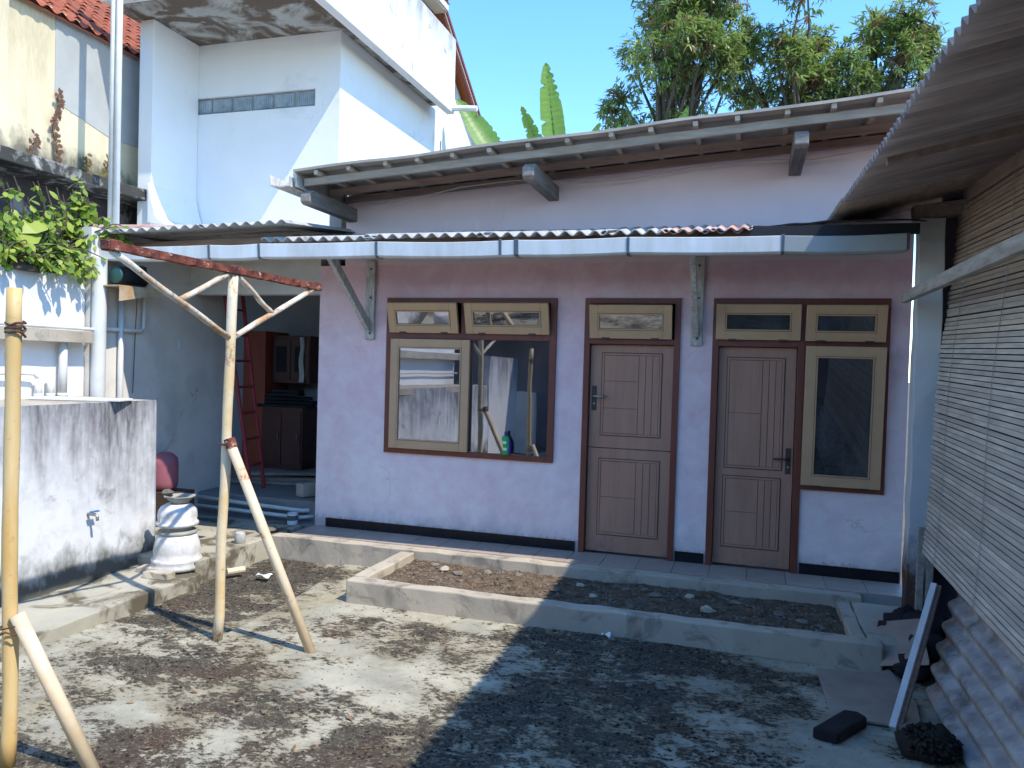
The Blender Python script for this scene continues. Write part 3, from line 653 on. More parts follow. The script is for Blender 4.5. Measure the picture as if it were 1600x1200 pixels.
# gutter
gu = thing('gutter', 'long white plastic rain gutter along the awning edge', 'gutter', (-1.5, -.93, 2.55))
def gutter_profile(xa, xb, mat, name):
    pr = [(-.978, 2.655), (-.992, 2.65), (-.988, 2.60), (-.984, 2.545), (-.965, 2.532), (-.88, 2.535), (-.875, 2.62)]
    g = G(); g.grid(lambda u, v: (xa+(xb-xa)*u, pr[int(round(v*6))][0]+ga(xa+(xb-xa)*u), pr[int(round(v*6))][1]+.005*math.sin((xa+(xb-xa)*u)*2.3)-.008*math.sin(math.pi*u)), 12, 6); return g.build(name, mat, gu, solid=.004, smooth=False)
gx = [-4.60, -3.13, -2.63, -1.53, -.34, .53, 1.63]
for i in range(6): gutter_profile(gx[i]+.003, gx[i+1]-.003, 'gutter_white', 'gutter_length')
gutter_profile(1.636, 2.43, 'gutter_grey', 'gutter_length')
for x in (-3.13, -2.63, -1.53, -.47, -.34, .53, 1.63):
    g = G(); w_ = .011 if x != -.34 else .018
    pr = [(-.982, 2.66), (-.997, 2.652), (-.992, 2.60), (-.988, 2.54), (-.966, 2.528), (-.87, 2.531)]
    g.grid(lambda u, v: (x-w_+2*w_*u, pr[int(round(v*5))][0]+ga(x), pr[int(round(v*5))][1]), 1, 5); g.build('joint_strap', 'strap', gu, solid=.003)
box(2.43, 2.45, -1.03, -.925, 2.54, 2.655).build('end_cap', 'strap', gu)
# wooden brackets
def bracket(x, label, topw=.10):
    t = thing('awning_bracket', label, 'bracket', (x, -.02, 1.9))
    box(x-.05, x+.05, -.038, -.001, 1.89, 2.66).build('wall_board', 'wood_white', t, bevel=.004)
    G().beam((x, -.03, 1.99), (x, -.80, 2.60), .045, .085, (0, -.6, 1)).build('strut', 'wood_white', t, bevel=.004)
    for z in (1.95, 2.3, 2.58): G().lathe((x+.01, -.046, z), [(.011, 0), (.011, .01)], 8, axis='y').build('bolt', 'dark_metal', t)
bracket(-2.15, 'weathered white timber bracket left of the wide window'); bracket(.985, 'weathered white timber bracket between the two doors')

# bottle on the window ledge
bt = thing('detergent_bottle', 'green and purple detergent bottle standing on the window ledge', 'bottle', (-.70, -.05, .842))
def ell(cx, cy, prof, n=18):
    g = G(); vs = []
    for rx, ry, z, dx in prof: vs += [(cx+dx+rx*math.cos(2*math.pi*k/n), cy+ry*math.sin(2*math.pi*k/n), z) for k in range(n)]
    m = len(prof); return g.add(vs, [(i*n+k, i*n+(k+1) % n, (i+1)*n+(k+1) % n, (i+1)*n+k) for i in range(m-1) for k in range(n)]+[tuple(range(n))[::-1], tuple((m-1)*n+k for k in range(n))])
ell(-.70, -.055, [(.036, .022, .842, 0), (.042, .026, .86, 0), (.036, .024, .91, .006), (.040, .025, .955, 0), (.034, .022, 1.0, -.01), (.02, .016, 1.02, -.008)]).build('body', 'bottle_green', bt, smooth=True)
ell(-.672, -.050, [(.016, .023, .846, 0), (.02, .025, .87, 0), (.014, .022, .92, .004), (.016, .022, .96, 0), (.006, .012, 1.0, -.01)]).build('side_band', 'bottle_purple', bt, smooth=True)
ell(-.706, -.055, [(.014, .014, 1.02, 0), (.014, .014, 1.045, 0), (.010, .010, 1.06, 0)]).build('cap', 'bottle_purple', bt, smooth=True)
box(-.722, -.684, -.0835, -.0815, .885, .91).build('label_patch', 'paper_white', bt); box(-.726, -.69, -.0855, -.082, .945, .97).build('label_patch', 'paper_white', bt)

# ------------------------------------------------------------------ room left of the house
gw = thing('carport_room', 'bare grey rendered side wall and dark open store room', 'wall', (-4.3, 0, 0))
g = G(); g.box(-4.45, -4.30, -1.30, .60, -.3, 2.82); g.build('side_wall', 'grey_render', gw)
g = G(); g.box(-6.6, XL-.001, 2.86, 2.995, -.1, 2.82); g.build('back_wall', 'room_wall', gw)
box(-5.75, -2.60, .15, 3.0, 2.825, 2.92).build('ceiling', 'room_wall', gw)
sp = box(-4.2995, -4.29, -.16, -.08, 1.74, 1.83)
sp.build('switch', 'pvc', gw); sp = G().box(-4.2995, -4.285, -.62, -.55, 1.05, 1.12); sp.build('socket_hole', 'black_stuff', gw)
# ladder
ld = thing('ladder', 'red metal ladder leaning inside the dark store room', 'ladder', (-3.75, .5, .2))
A0, A1, B0, B1 = V(-3.79, .66, .205), V(-4.15, .66, 2.5), V(-3.70, .30, .205), V(-4.12, .30, 2.5)
G().tube([A0, A1], .022, 8).build('rail', 'ladder_red', ld); G().tube([B0, B1], .022, 8).build('rail', 'ladder_red', ld)
for k in range(1, 8):
    t = k/8; G().tube([A0.lerp(A1, t), B0.lerp(B1, t)], .015, 6).build('rung', 'ladder_red', ld)
# cabinet
cb = thing('cabinet', 'red brown kitchen cabinet standing in the dark store room', 'cabinet', (-4.8, 2.6, .2))
box(-5.20, -4.85, 2.15, 2.7, .2, 2.05).build('tall_unit', 'cab_red', cb, bevel=.006)
box(-4.845, -4.22, 2.10, 2.7, .2, 1.03).build('base_unit', 'cab_dark', cb, bevel=.006)
box(-4.845, -4.25, 2.30, 2.7, 1.35, 2.0).build('wall_unit', 'cab_dark', cb, bevel=.006)
for x in (-4.83, -4.53): d = box(x, x+.29, 2.085, 2.099, .25, .98).build('door', 'cab_dark', cb, bevel=.004); G().tube([(x+.25, 2.07, .6), (x+.25, 2.07, .68)], .008, 6).build('knob', 'steel', d)
for x in (-4.83, -4.54): d = box(x, x+.28, 2.285, 2.299, 1.4, 1.95).build('door', 'cab_dark', cb, bevel=.004); box(x+.06, x+.22, 2.279, 2.2845, 1.5, 1.85).build('door_panel', 'black_stuff', d)
clo = G(); clo.grid(lambda u, v: (-4.40+.07*u+.012*math.sin(v*9), 2.265+.012*math.sin(u*6+v*4), 1.98-.62*v), 6, 14); tag(clo.build('cloth', 'cloth_white', solid=.004, smooth=True), 'white rag hanging from the cabinet door', 'cloth')
for i in range(5):
    z = 1.045+i*.05; G_ = G().beam((-4.95+.05*i, 2.22+random.uniform(-.05, .05), z), (-4.2-.05*i, 2.35+random.uniform(-.1, .1), z+random.uniform(-.01, .03)), .22, .04); tag(G_.build('dark_board', 'black_stuff'), 'dark board piled on the cabinet counter', 'board', 'boards piled on the counter')
# planks and pipes on the slab
for i, (a, b_) in enumerate([((-4.4, 1.0, .225), (-2.9, 1.6, .225)), ((-4.5, 1.25, .25), (-3.0, 1.95, .25)), ((-4.3, 1.55, .23), (-2.95, 2.0, .23)), ((-4.6, .8, .22), (-3.3, 1.05, .225))]):
    tag(G().beam(a, b_, .11, .03).build('plank', 'wood_grey'), 'grey plank lying on the store room slab', 'plank', 'planks on the store room slab')
tag(G().beam((-3.12, .32, .275), (-2.80, .95, .275), .14, .14).build('concrete_block', 'concrete', bevel=.01), 'long pale concrete block lying at the slab corner', 'block')
tag(G().tube([(-4.22, .08, .16), (-3.6, .10, .13), (-2.95, .14, .10), (-2.78, .40, .10)], .022, 10).build('pipe', 'pvc', smooth=True), 'upper white plastic pipe lying along the slab edge', 'pipe')
tag(G().tube([(-4.30, .03, .08), (-3.6, .05, .06), (-2.95, .08, .04), (-2.76, .32, .04)], .020, 10).build('pipe', 'pvc', smooth=True), 'lower white plastic pipe lying along the slab edge', 'pipe')
pc = thing('paint_can', 'small white paint tin beside the opening of the store room', 'can', (-2.98, -.01, -.012))
G().lathe((-2.98, -.01, -.012), [(.05, 0), (.052, .004), (.052, .108), (.055, .11), (.055, .116), (.047, .116), (.047, .108)], 20).build('tin', 'paper_white', pc, smooth=False); G().lathe((-2.98, -.01, .03), [(.0525, 0), (.0525, .05)], 20).build('printed_band', 'strap', pc)
# gas cylinder
gc = thing('gas_cylinder', 'pink gas cylinder standing behind the concrete tank', 'gas cylinder', (-4.13, -.52, -.02))
G().lathe((-4.13, -.52, .0), [(.12, -.015), (.12, .05), (.11, .06)], 20).build('foot_ring', 'gas_pink', gc, smooth=True)
G().lathe((-4.13, -.52, .33), [(.09, 0), (.12, .03), (.127, .08), (.127, .26), (.12, .32), (.08, .36), (.05, .375)], 24).build('body', 'gas_pink', gc, smooth=True)
box(-4.2, -3.9, -.68, -.36, .06, .325).build('stand', 'dark_metal', gc)
# pump on shelf, pipes on the grey wall
sh = thing('pump_shelf', 'rusty cream metal shelf fixed high on the grey wall', 'shelf', (-4.3, -.9, 2.28))
G().prism([(-4.30, -1.28, 2.285), (-4.0, -1.28, 2.285), (-4.0, -.66, 2.295), (-4.30, -.66, 2.295)], (0, 0, 0), (0, 0, .012)).build('plate', 'shelf_rust', sh)
G().prism([(-4.0, -1.28, 2.284), (-4.0, -.66, 2.294), (-4.0, -.66, 2.275), (-4.0, -1.28, 2.15)], (0, 0, 0), (.006, 0, 0)).build('apron', 'shelf_rust', sh)
pm = thing('water_pump', 'dark electric water pump on the rusty shelf under the awning', 'pump', (-4.15, -1.0, 2.30))
G().lathe((-4.15, -1.16, 2.40), [(.05, 0), (.085, .02), (.085, .22), (.06, .25), (.075, .27), (.075, .33), (.03, .35)], 18, axis='y').build('motor', 'black_stuff', pm, smooth=True)
G().lathe((-4.15, -1.185, 2.40), [(.02, 0), (.07, .008), (.08, .02)], 18, axis='y').build('fan_cover', 'pump_green', pm); box(-4.22, -4.08, -1.12, -.9, 2.302, 2.33).build('foot', 'black_stuff', pm)
G().lathe((-4.15, -.86, 2.46), [(.05, 0), (.05, .05), (.02, .06)], 12).build('outlet', 'dark_metal', pm)
tag(G().tube([(-4.26, -.68, 2.50), (-4.26, -.68, 2.42), (-4.26, -.70, 1.93), (-4.26, -.74, 1.90), (-4.26, -1.2, 1.905)], .018, 10).build('water_pipe', 'pvc', smooth=True), 'thin bent white water pipe below the pump on grey wall', 'pipe')
tag(G().tube([(-4.26, -.98, 2.28), (-4.26, -.98, 1.35), (-4.26, -.98, .2)], .026, 10).build('drain_pipe', 'pvc', smooth=True), 'straight white pipe running down the grey wall', 'pipe')
tag(G().tube([(-4.27, -.77, 2.35), (-4.28, -.78, 1.9), (-4.28, -.80, 1.3)], .004, 5).build('hanging_wire', 'wire'), 'thin dark wire hanging down the grey wall', 'wire')

# ------------------------------------------------------------------ tank, yard wall, column, pipes, plant
tk = thing('water_tank', 'long white concrete water tank streaked with black mould at left', 'tank', (-4.0, -3, -.2))
g = G()
n = 40
g.grid(lambda u, v: (-3.45+.012*math.sin(u*17)+.008*math.sin(v*5+u*9)-.02*v, -7.5+6.115*u, -.2+1.485*v), 60, 12); g.build('side_face', 'tank_wall', tk, smooth=True)
g = G(); g.add([(-3.455, -1.386, -.2), (-4.34, -1.386, -.2), (-4.34, -1.386, 1.285), (-3.47, -1.386, 1.285)], [(0, 1, 2, 3)]); g.build('end_face', 'tank_wall', tk)
rough(-4.348, -3.472, -7.5, -1.387, 1.18, 1.284, .2, .005).build('top_slab', 'concrete', tk, bevel=.01)
tp = thing('tap', 'small blue handled water tap on the mouldy tank wall', 'tap', (-3.44, -2.115, .42))
G().tube([(-3.45, -2.115, .42), (-3.38, -2.115, .42), (-3.36, -2.115, .41), (-3.355, -2.115, .375)], .012, 8).build('spout', 'steel', tp, smooth=True); box(-3.40, -3.37, -2.15, -2.08, .44, .45).build('handle', 'blue_plastic', tp)
tag(G().beam((-4.15, -2.0, 1.296), (-3.42, -1.78, 1.298), .22, .018).build('white_board', 'paper_white', bevel=.003), 'flat white board lying on top of the concrete tank', 'board')
yw = thing('yard_wall', 'sunlit white boundary wall behind the tank with leaf shadows', 'wall', (-4.4, -2, 1.0))
G().prism([(-4.35, -8.0, 1.0), (-4.35, -1.31, 1.0), (-4.35, -1.31, 2.36), (-4.35, -1.34, 2.56), (-4.35, -1.50, 2.57), (-4.35, -1.53, 2.36), (-4.35, -3.0, 2.34), (-4.35, -8.0, 2.34)], (0, 0, 0), (-.13, 0, 0)).build('wall_face', 'yard_wall', yw, bevel=.008)
rough(-4.349, -4.20, -8.0, -1.36, 1.76, 1.87, .2, .004).build('ledge', 'concrete', yw, bevel=.006)
G().tube([(-4.22, -8, 1.885), (-4.24, -1.31, 1.888)], .015, 8).build('ledge_pipe', 'pvc', yw)
tag(G().lathe((-4.24, -1.26, -.018), [(.062, 0), (.062, 2.55)], 24).build('downpipe_column', 'pvc', smooth=False), 'thick round white column standing behind the tank end', 'column')
for y, h, r, l in ((-1.84, .16, .03, 'short white pipe stub on the tank, left of the pair'), (-1.72, .18, .03, 'short white pipe stub on the tank, right of the pair'), (-1.60, .50, .035, 'tall white pipe rising from the tank against the wall')):
    x = -4.28; t = thing('pipe_stub', l, 'pipe', (x, y, 1.285)); G().tube([(x, y, 1.285), (x, y, 1.285+h)], r, 14).build('pipe', 'pvc', t, smooth=True); G().tube([(x, y, 1.286), (x, y, 1.32)], r*1.2, 14).build('collar', 'pvc', t, smooth=True)
tag(G().tube([(-4.29, -8, 1.50), (-4.29, -1.98, 1.49), (-4.285, -1.88, 1.485), (-4.28, -1.84, 1.44)], .015, 8).build('feed_pipe', 'pvc', smooth=True), 'thin grey pipe running along the wall to the stubs', 'pipe')
# step stones at the jar
for (x, y, r, l) in ((-3.20, -1.72, .10, 'flat broken concrete piece left of the white urn'), (-3.02, -1.83, .12, 'flat broken concrete piece in front of the white urn')):
    tag(rough(x-r, x+r, y-.05, y+.05, -.11, -.055, .06, .012).build('concrete_piece', 'concrete', bevel=.008), l, 'concrete piece')
ur = thing('urn', 'white painted masonry urn base standing beside the tank', 'urn', (-3.08, -1.56, -.10))
prof = [(.205, 0), (.21, .03), (.19, .05), (.20, .065), (.195, .085), (.178, .095), (.185, .14), (.178, .20), (.160, .26), (.145, .285)]
G().lathe((-3.08, -1.56, -.09), prof, 32, .016).build('lower_body', 'jar_white', ur, smooth=True)
G().lathe((-3.08, -1.56, .195), [(.15, 0), (.158, .012), (.152, .028), (.135, .032)], 32, .008).build('middle_ring', 'dish', ur, smooth=True)
G().lathe((-3.08, -1.56, .228), [(.12, 0), (.12, .03)], 24).build('neck', 'dish', ur)
G().lathe((-3.08, -1.56, .258), [(.145, 0), (.168, .015), (.165, .035), (.150, .045), (.155, .09), (.150, .13), (.125, .165), (.09, .185)], 32, .016).build('upper_body', 'jar_white', ur, smooth=True)
dsh = G().lathe((-3.07, -1.55, .44), [(.055, 0), (.07, .01), (.10, .045), (.125, .062), (.125, .07), (.10, .062), (.05, .03)], 14, .03); tag(dsh.build('clay_dish', 'dish', smooth=True), 'chipped grey dish resting on the white urn', 'dish')
rock('dish_stone', -3.17, -1.58, .53, .045, label='pale stone lump on the rim of the dish', flat=.7)
# second urn half hidden behind the yellow pole
u3 = thing('urn', 'white painted urn base partly hidden behind the yellow pole', 'urn', (-2.93, -3.55, -.105))
G().lathe((-2.98, -3.62, -.10), prof, 32, .006).build('lower_body', 'jar_white', u3, smooth=True)
# small litter
tag(G().lathe((-2.95, -.90, -.017), [(.045, 0), (.05, .005), (.05, .07), (.044, .085), (.044, .10), (.039, .10), (.039, .02)], 18).build('glass_jar', 'jar_glass', smooth=True), 'clear glass jar standing on the walkway edge', 'jar')
rock('flat_stone', -3.0, -.40, .012, .085, label='flat grey stone lying at the porch corner', flat=.35)
tag(G().tube([(-2.76, -1.33, -.155), (-2.68, -1.20, -.155)], .028, 10).build('pipe_offcut', 'pole_cream', smooth=False), 'short cream pipe offcut lying by the walkway kerb', 'pipe')
g = G(); g.grid(lambda u, v: (-2.50+.12*u, -1.29+.07*v, -.172+.012*math.sin(5*u+4*v)+.006*random.random()), 6, 4); tag(g.build('plastic_scrap', 'paper_white', solid=.002), 'crumpled white plastic scrap on the dirt by the walkway', 'litter')
g = G(); g.grid(lambda u, v: (.52+.06*u, -1.63+.05*v, -.17+.012*math.sin(5*u+4*v)), 4, 4); tag(g.build('paper_scrap', 'paper_white', solid=.002), 'small crumpled white paper below the planter kerb', 'litter')

# leafy plant on the wall
pv = thing('climbing_plant', 'bright green leafy plant growing on top of the white wall', 'plant', (-4.5, -1.8, 2.36))
st = G(); lf = G()
def vine(base, tip, arch, nl, L, side=.1):
    base, tip = Vector(base), Vector(tip); pts = []
    for i in range(9):
        t = i/8; pts.append(base.lerp(tip, t)+V(.03*math.sin(t*7+base.x*9), .03*math.cos(t*6+base.x*5), arch*math.sin(math.pi*t)))
    st.tube(pts, [.008*(1-.7*i/8)+.002 for i in range(9)], 5)
    for i in range(nl):
        t = random.uniform(.15, 1); k = min(7, int(t*8)); p = pts[k].lerp(pts[k+1], t*8-k)
        a = random.uniform(0, 6.28); d = V(math.cos(a), math.sin(a)*.8, random.uniform(-1.3, .05))
        lf.leaf(p+d*.02, d, V(random.uniform(-.6, .6), random.uniform(-.8, .1), 1), L*random.uniform(.6, 1.2), L*random.uniform(.45, .65), .25, random.random())
for i in range(40):
    by = random.uniform(-2.25, -1.25); bx = random.uniform(-4.75, -4.36)
    vine((bx, by, 2.36), (bx+random.uniform(-.2, .25), by+random.uniform(-.2, .2), random.uniform(2.5, 2.92)), .04, 18, .09)
for i in range(16):
    by = random.uniform(-2.2, -1.2); vine((-4.5, by, 2.45), (-4.45+random.uniform(-.1, .1), by+random.uniform(-.1, .15), random.uniform(2.95, 3.15)), .0, 13, .09)
for i in range(7): vine((-4.55, -1.45, 2.5), (-4.5+random.uniform(-.12, .12), -1.22+random.uniform(-.14, .14), 3.05+random.uniform(0, .25)), .0, 24, .10)
for i in range(8): vine((-4.45, -1.4, 2.55), (-4.3+random.uniform(-.15, .2), -1.02+random.uniform(-.2, .15), 2.70+random.uniform(-.2, .3)), .14, 16, .09)
for i in range(22): vine((-4.42, random.uniform(-2.2, -1.3), 2.38), (random.uniform(-4.33, -4.1), random.uniform(-2.2, -1.2), 2.42+random.uniform(-.12, .15)), .12, 14, .09)
st.build('stem', 'vine_leaf' if False else 'bark', pv); lf.build('leaf_mass', 'vine_leaf', pv, kind='stuff')
for k in range(3):
    g = G(); g.leaf((-4.42, -2.12+.1*k, 2.46+.1*k), (.35, .8, .35+.2*k), (.8, -.3, .6), .30, .18, .35, .9); g.build('large_leaf', 'vine_leaf', pv, solid=.001)
G().lathe((-4.42, -1.92, 2.34), [(.16, 0), (.11, .06), (.075, .14), (.07, .22)], 14, .08).build('stump', 'bark', pv, smooth=True)

# ------------------------------------------------------------------ laundry frame and yellow pole
lt = thing('laundry_frame', 'rusty T shaped pipe laundry frame standing in the yard', 'laundry frame', (-1.865, -2.592, -.2))
base, top = V(-1.865, -2.592, -.21), V(-1.875, -2.49, 2.225)
G().tube([base.lerp(top, i/14)+V(.004*math.sin(i*1.3), .004*math.sin(i*.9+1), 0)*(0 < i < 14) for i in range(15)], [.032+.0012*math.sin(i*2.1) for i in range(15)], 16).build('post', 'rust_pipe', lt, smooth=True)
yb0, yb1 = -3.57, -1.47
cbz = 2.25
cbm = G(); nseg = 40
for i in range(nseg):
    a, b_ = yb0+(yb1-yb0)*i/nseg, yb0+(yb1-yb0)*(i+1)/nseg; j = random.uniform(-.003, .003)
    cbm.box(-1.90+j, -1.845+j, a, b_+.0005, cbz-.022+random.uniform(-.006, .002), cbz+.022)
cbm.build('crossbar', 'rust_red', lt)
for y in (yb0+.05, -2.48, yb1-.01): box(-1.91, -1.835, y-.04, y+.04, cbz-.03, cbz+.03).build('clamp', 'rust_red', lt, bevel=.006)
for a_, b_, r_, nm in (((-1.873, -3.52, 2.22), (-1.872, -2.53, 1.80), .020, 'arm'), ((-1.873, -1.52, 2.225), (-1.872, -2.49, 1.80), .020, 'arm'), ((-1.872, -2.99, 2.01), (-1.873, -2.54, 2.22), .018, 'strut'), ((-1.872, -2.04, 1.985), (-1.873, -2.45, 2.22), .018, 'strut')):
    a_, b_ = Vector(a_), Vector(b_); G().tube([a_.lerp(b_, i/8)+V(.003*math.sin(i*1.7), 0, .003*math.cos(i*1.1))*(0 < i < 8) for i in range(9)], [r_+.001*math.sin(i*2.4) for i in range(9)], 12).build(nm, 'rust_white', lt, smooth=True)
p1 = base.lerp(top, .535); br = G().tube([p1+V(.045, -.03, .03), V(-1.19, -2.545, -.21)], .032, 14).build('brace', 'pole_cream', lt, smooth=True)
G().tube([p1+V(.045, -.03, .04), p1+V(.068, -.03, -.02)], .0365, 14).build('brace_cap', 'rust_red', br)
def winding(c, r, n, h, parent, name='wire_tie', rr=.004, d=(0, 0, 1)):
    pts = [Vector(c)+V(r*math.cos(i*.7)*1.15, r*math.sin(i*.7), h*(i/n-.5)+random.uniform(-.01, .01)) for i in range(n)]
    return G().tube(pts, rr, 5).build(name, 'wire', parent)
winding(p1+V(.02, -.01, 0), .052, 22, .03, lt)
lp = thing('yellow_pole', 'yellow pole wrapped with wire in the left foreground', 'pole', (-1.686, -4.246, -.2))
G().tube([(-1.688+.006*math.sin(i*.45), -4.246+.004*math.sin(i*.7), -.21+2.155*i/16) for i in range(17)], [.0315+.0012*math.sin(i*1.9) for i in range(17)], 16).build('post', 'pole_yellow', lp, smooth=True)
q0, q1 = V(-1.635, -4.255, .50), V(-1.30, -4.15, -.205)
br = G().tube([q0, q1], .032, 14).build('brace', 'pole_cream', lp, smooth=True)
winding((-1.68, -4.246, 1.765), .036, 30, .06, lp, rr=.006); winding((-1.66, -4.25, .43), .048, 20, .05, lp)

# ------------------------------------------------------------------ white two-storey building
wb = thing('white_building', 'tall white rendered building with glass block strip and mouldy parapet', 'building', (-5.6, 4.5, 2.9))
g = G()
ZT = 6.405
# front wall with slot for glass blocks
gx0, gx1, gz0, gz1 = -6.87, -4.70, 5.36, 5.61
g.box(-6.95, -4.32, 3.0, 3.2, 2.9, gz0); g.box(-6.95, gx0, 3.0, 3.2, gz0, gz1); g.box(gx1, -4.32, 3.0, 3.2, gz0, gz1); g.box(-6.95, -4.32, 3.0, 3.2, gz1, ZT)
g.build('front_wall', 'white_wall', wb)
box(-4.3195, -4.30, 3.0, 7.9, 2.9, ZT).build('side_wall', 'white_wall', wb); box(-4.45, -4.321, 3.2, 7.9, 2.9, ZT).build('side_core', 'white_wall', wb)
g = G(); g.box(-6.96, -6.72, 2.06, 2.998, 2.9, 6.405); g.build('pier', 'white_wall', wb, bevel=.01)
G().prism([(-6.72, 2.0, 3.55), (-6.72, 2.0, 4.1), (-6.66, 2.0, 3.85), (-6.58, 2.0, 3.62), (-6.40, 2.0, 3.50)], (0, 0, 0), (0, .98, 0)).build('base_fillet', 'white_wall', wb)
n = 6; wd = (gx1-gx0)/n
for i in range(n):
    bk = G().box(gx0+wd*i+.014, gx0+wd*(i+1)-.014, 3.05, 3.13, gz0+.014, gz1-.014)
    bk.grid(lambda u, v: (gx0+wd*i+.03+(wd-.06)*u, 3.046-.010*abs(math.sin(u*math.pi*9)), gz0+.03+(gz1-gz0-.06)*v), 54, 1); bk.build('glass_block', 'glass_block', wb)
box(gx0, gx1, 3.07, 3.10, gz0, gz1).build('mortar', 'grey_patch', wb)
g = G(); g.grid(lambda u, v: (-7.05+3.06*u, 1.61+1.44*v, 6.41), 20, 12); g.build('soffit', 'soffit', wb)
g = G(); g.box(-7.05, -3.995, 1.61, 3.4, 6.415, 6.56); g.box(-4.45, -3.995, 3.4, 6.25, 6.415, 6.56); g.build('slab', 'mould_edge', wb)
g = G(); g.box(-4.29, -3.995, 3.05, 6.25, 6.40, 6.4135); g.build('side_soffit', 'soffit', wb)
g = G(); g.box(-3.99, -3.849, 1.45, 6.28, 6.23, 7.57); g.box(-7.05, -3.992, 1.45, 1.60, 6.405, 7.57); g.build('parapet', 'parapet_wall', wb, bevel=.01)
G().tube([(-3.86, 6.18, 6.30), (-3.6, 6.25, 6.31), (-3.40, 6.25, 6.29)], .05, 10).build('spout', 'pvc', wb)
G().tube([(-4.285, 6.72, 2.9), (-4.285, 6.72, 5.9)], .008, 5).build('cable', 'wire', wb)
# lit strip on the lean-to roof left of the awning: flashing
tag(G().prism([(-5.6, -.55, 2.93), (-4.95, -.85, 2.90), (-3.9, -.2, 2.99), (-4.3, .4, 3.06), (-5.6, .4, 3.05)], (0, 0, 0), (0, 0, .04)).build('cement_cap', 'red_sheet', bevel=.01), 'reddish cement capping above the left end of the awning', 'capping')
tag(G().prism([(-6.9, .6, 3.0), (-4.0, .3, 3.0), (-3.9, 2.9, 3.1), (-6.9, 2.9, 3.1)], (0, 0, 0), (0, 0, .06)).build('flat_roof', 'white_wall', bevel=.01), 'pale flat roof strip at the foot of the white building', 'roof')
# twin pipes
for dx, l in ((0, 'left pipe of the tall white pair before the cream wall'), (.085, 'right pipe of the tall white pair before the cream wall')):
    tag(G().tube([(-6.37+dx, 1.0, 3.05), (-6.37+dx, 1.0, 8.2)], .038, 12).build('vent_pipe', 'pvc', smooth=True), l, 'pipe')
# ------------------------------------------------------------------ cream building at the left
cr = thing('cream_building', 'cream rendered building with peeling wall and red tiled roof', 'building', (-8.5, 1, 0))
box(-7.35, -7.2, -4, .25, 3.95, 9).build('pilaster_wall', 'cream_wall', cr); box(-7.45, -7.26, .251, 5.0, 3.95, 6.10).build('wall', 'cream_wall', cr)
G().prism([(-7.259, .95, 4.98), (-7.259, 1.05, 4.9), (-7.259, 1.9, 4.7), (-7.259, 3.2, 4.75), (-7.259, 3.2, 6.08), (-7.259, .95, 6.08)], (0, 0, 0), (.006, 0, 0)).build('bare_patch', 'grey_patch', cr)
g = rough(-7.45, -6.80, -4, 6, 3.86, 4.02, .15, .012); g.build('ledge', 'mould_edge', cr, bevel=.015)
box(-7.55, -7.40, -4, 6, -.3, 3.859).build('lower_wall', 'ledge_shade_wall', cr)
ca = math.radians(38)
g = G(); g.add([(-7.17, .26, 5.97), (-7.17, 6.0, 5.97), (-10.17, 6.0, 5.97+3*math.tan(ca)), (-10.17, .26, 5.97+3*math.tan(ca))], [(0, 1, 2, 3)]); crf = g.build('roof', 'red_tile', cr, solid=.02)
tl = G(); tl.grid(lambda u, v: (0-.30*v*math.cos(ca), -.11+.22*u, .035+.30*v*math.sin(ca)+.028*math.sin(u*math.pi*2)-.02*v), 8, 2); tlm = mesh(tl, 'roof_tile', 'red_tile')
for i in range(24):
    for j in range(10):
        s_ = .26*j; piece(tlm, 'roof_tile', crf, (-7.14-s_*math.cos(ca), .36+.215*i, 5.975+s_*math.sin(ca)), rot=(0, random.uniform(-.03, .03), random.uniform(-.03, .03)))
# creepers on the cream wall
for k, (y, z0, z1, l) in enumerate(((.93, 4.05, 5.0, 'tall dry purple creeper climbing the cream wall'), (.60, 4.02, 4.35, 'short dry creeper sprig at the foot of the cream wall'), (1.4, 4.02, 4.32, 'low green weed tuft on the ledge of the cream wall'), (1.75, 4.02, 4.35, 'low brown weed tuft beside the white pipes'))):
    t = thing('creeper', l, 'plant', (-7.2, y, z0)); s_ = G(); L_ = G()
    pts = [(-7.22, y+.04*math.sin(i*1.1), z0+(z1-z0)*i/8) for i in range(9)]; s_.tube(pts, .006, 4)
    for i in range(int(60*(z1-z0))+14):
        q = random.choice(pts); a = random.uniform(0, 6.28); L_.leaf((q[0]+.03, q[1]+random.uniform(-.03, .03), q[2]+random.uniform(-.05, .05)), (.3, math.cos(a), math.sin(a)), (1, 0, .3), .07, .05, .2, random.random() if k > 1 else random.random()*.4)
    s_.build('stem', 'bark', t); L_.build('leaf_mass', 'creeper', t, kind='stuff')

# ------------------------------------------------------------------ gabled house behind
gh = thing('gabled_house', 'white gabled house with orange tiles and maroon rake boards behind', 'house', (-7, 12, 0))
GX = -5.65
def gy(y): return 10.13-.665*(y-10.04)
poly = [(GX-.35, 8.1, 2.5), (GX-.35, 15.5, 2.5), (GX-.35, 15.5, gy(15.5)-.15), (GX-.35, 9.9, gy(9.9)-.15), (GX-.35, 8.1, gy(9.9)-.15)]
G().prism(poly, (0, 0, 0), (-.2, 0, 0)).build('gable_wall', 'white_wall', gh)
for k, (o_, wd, mt) in enumerate(((.0, .10, 'maroon'), (.10, .06, 'rake_cream'), (.16, .07, 'maroon'))):
    G().prism([(GX+.03*k*-1, 9.95, gy(9.95)-o_), (GX-.03*k, 15.6, gy(15.6)-o_), (GX-.03*k, 15.6, gy(15.6)-o_-wd), (GX-.03*k, 9.95, gy(9.95)-o_-wd)], (0, 0, 0), (-.05, 0, 0)).build('rake_board', mt, gh)
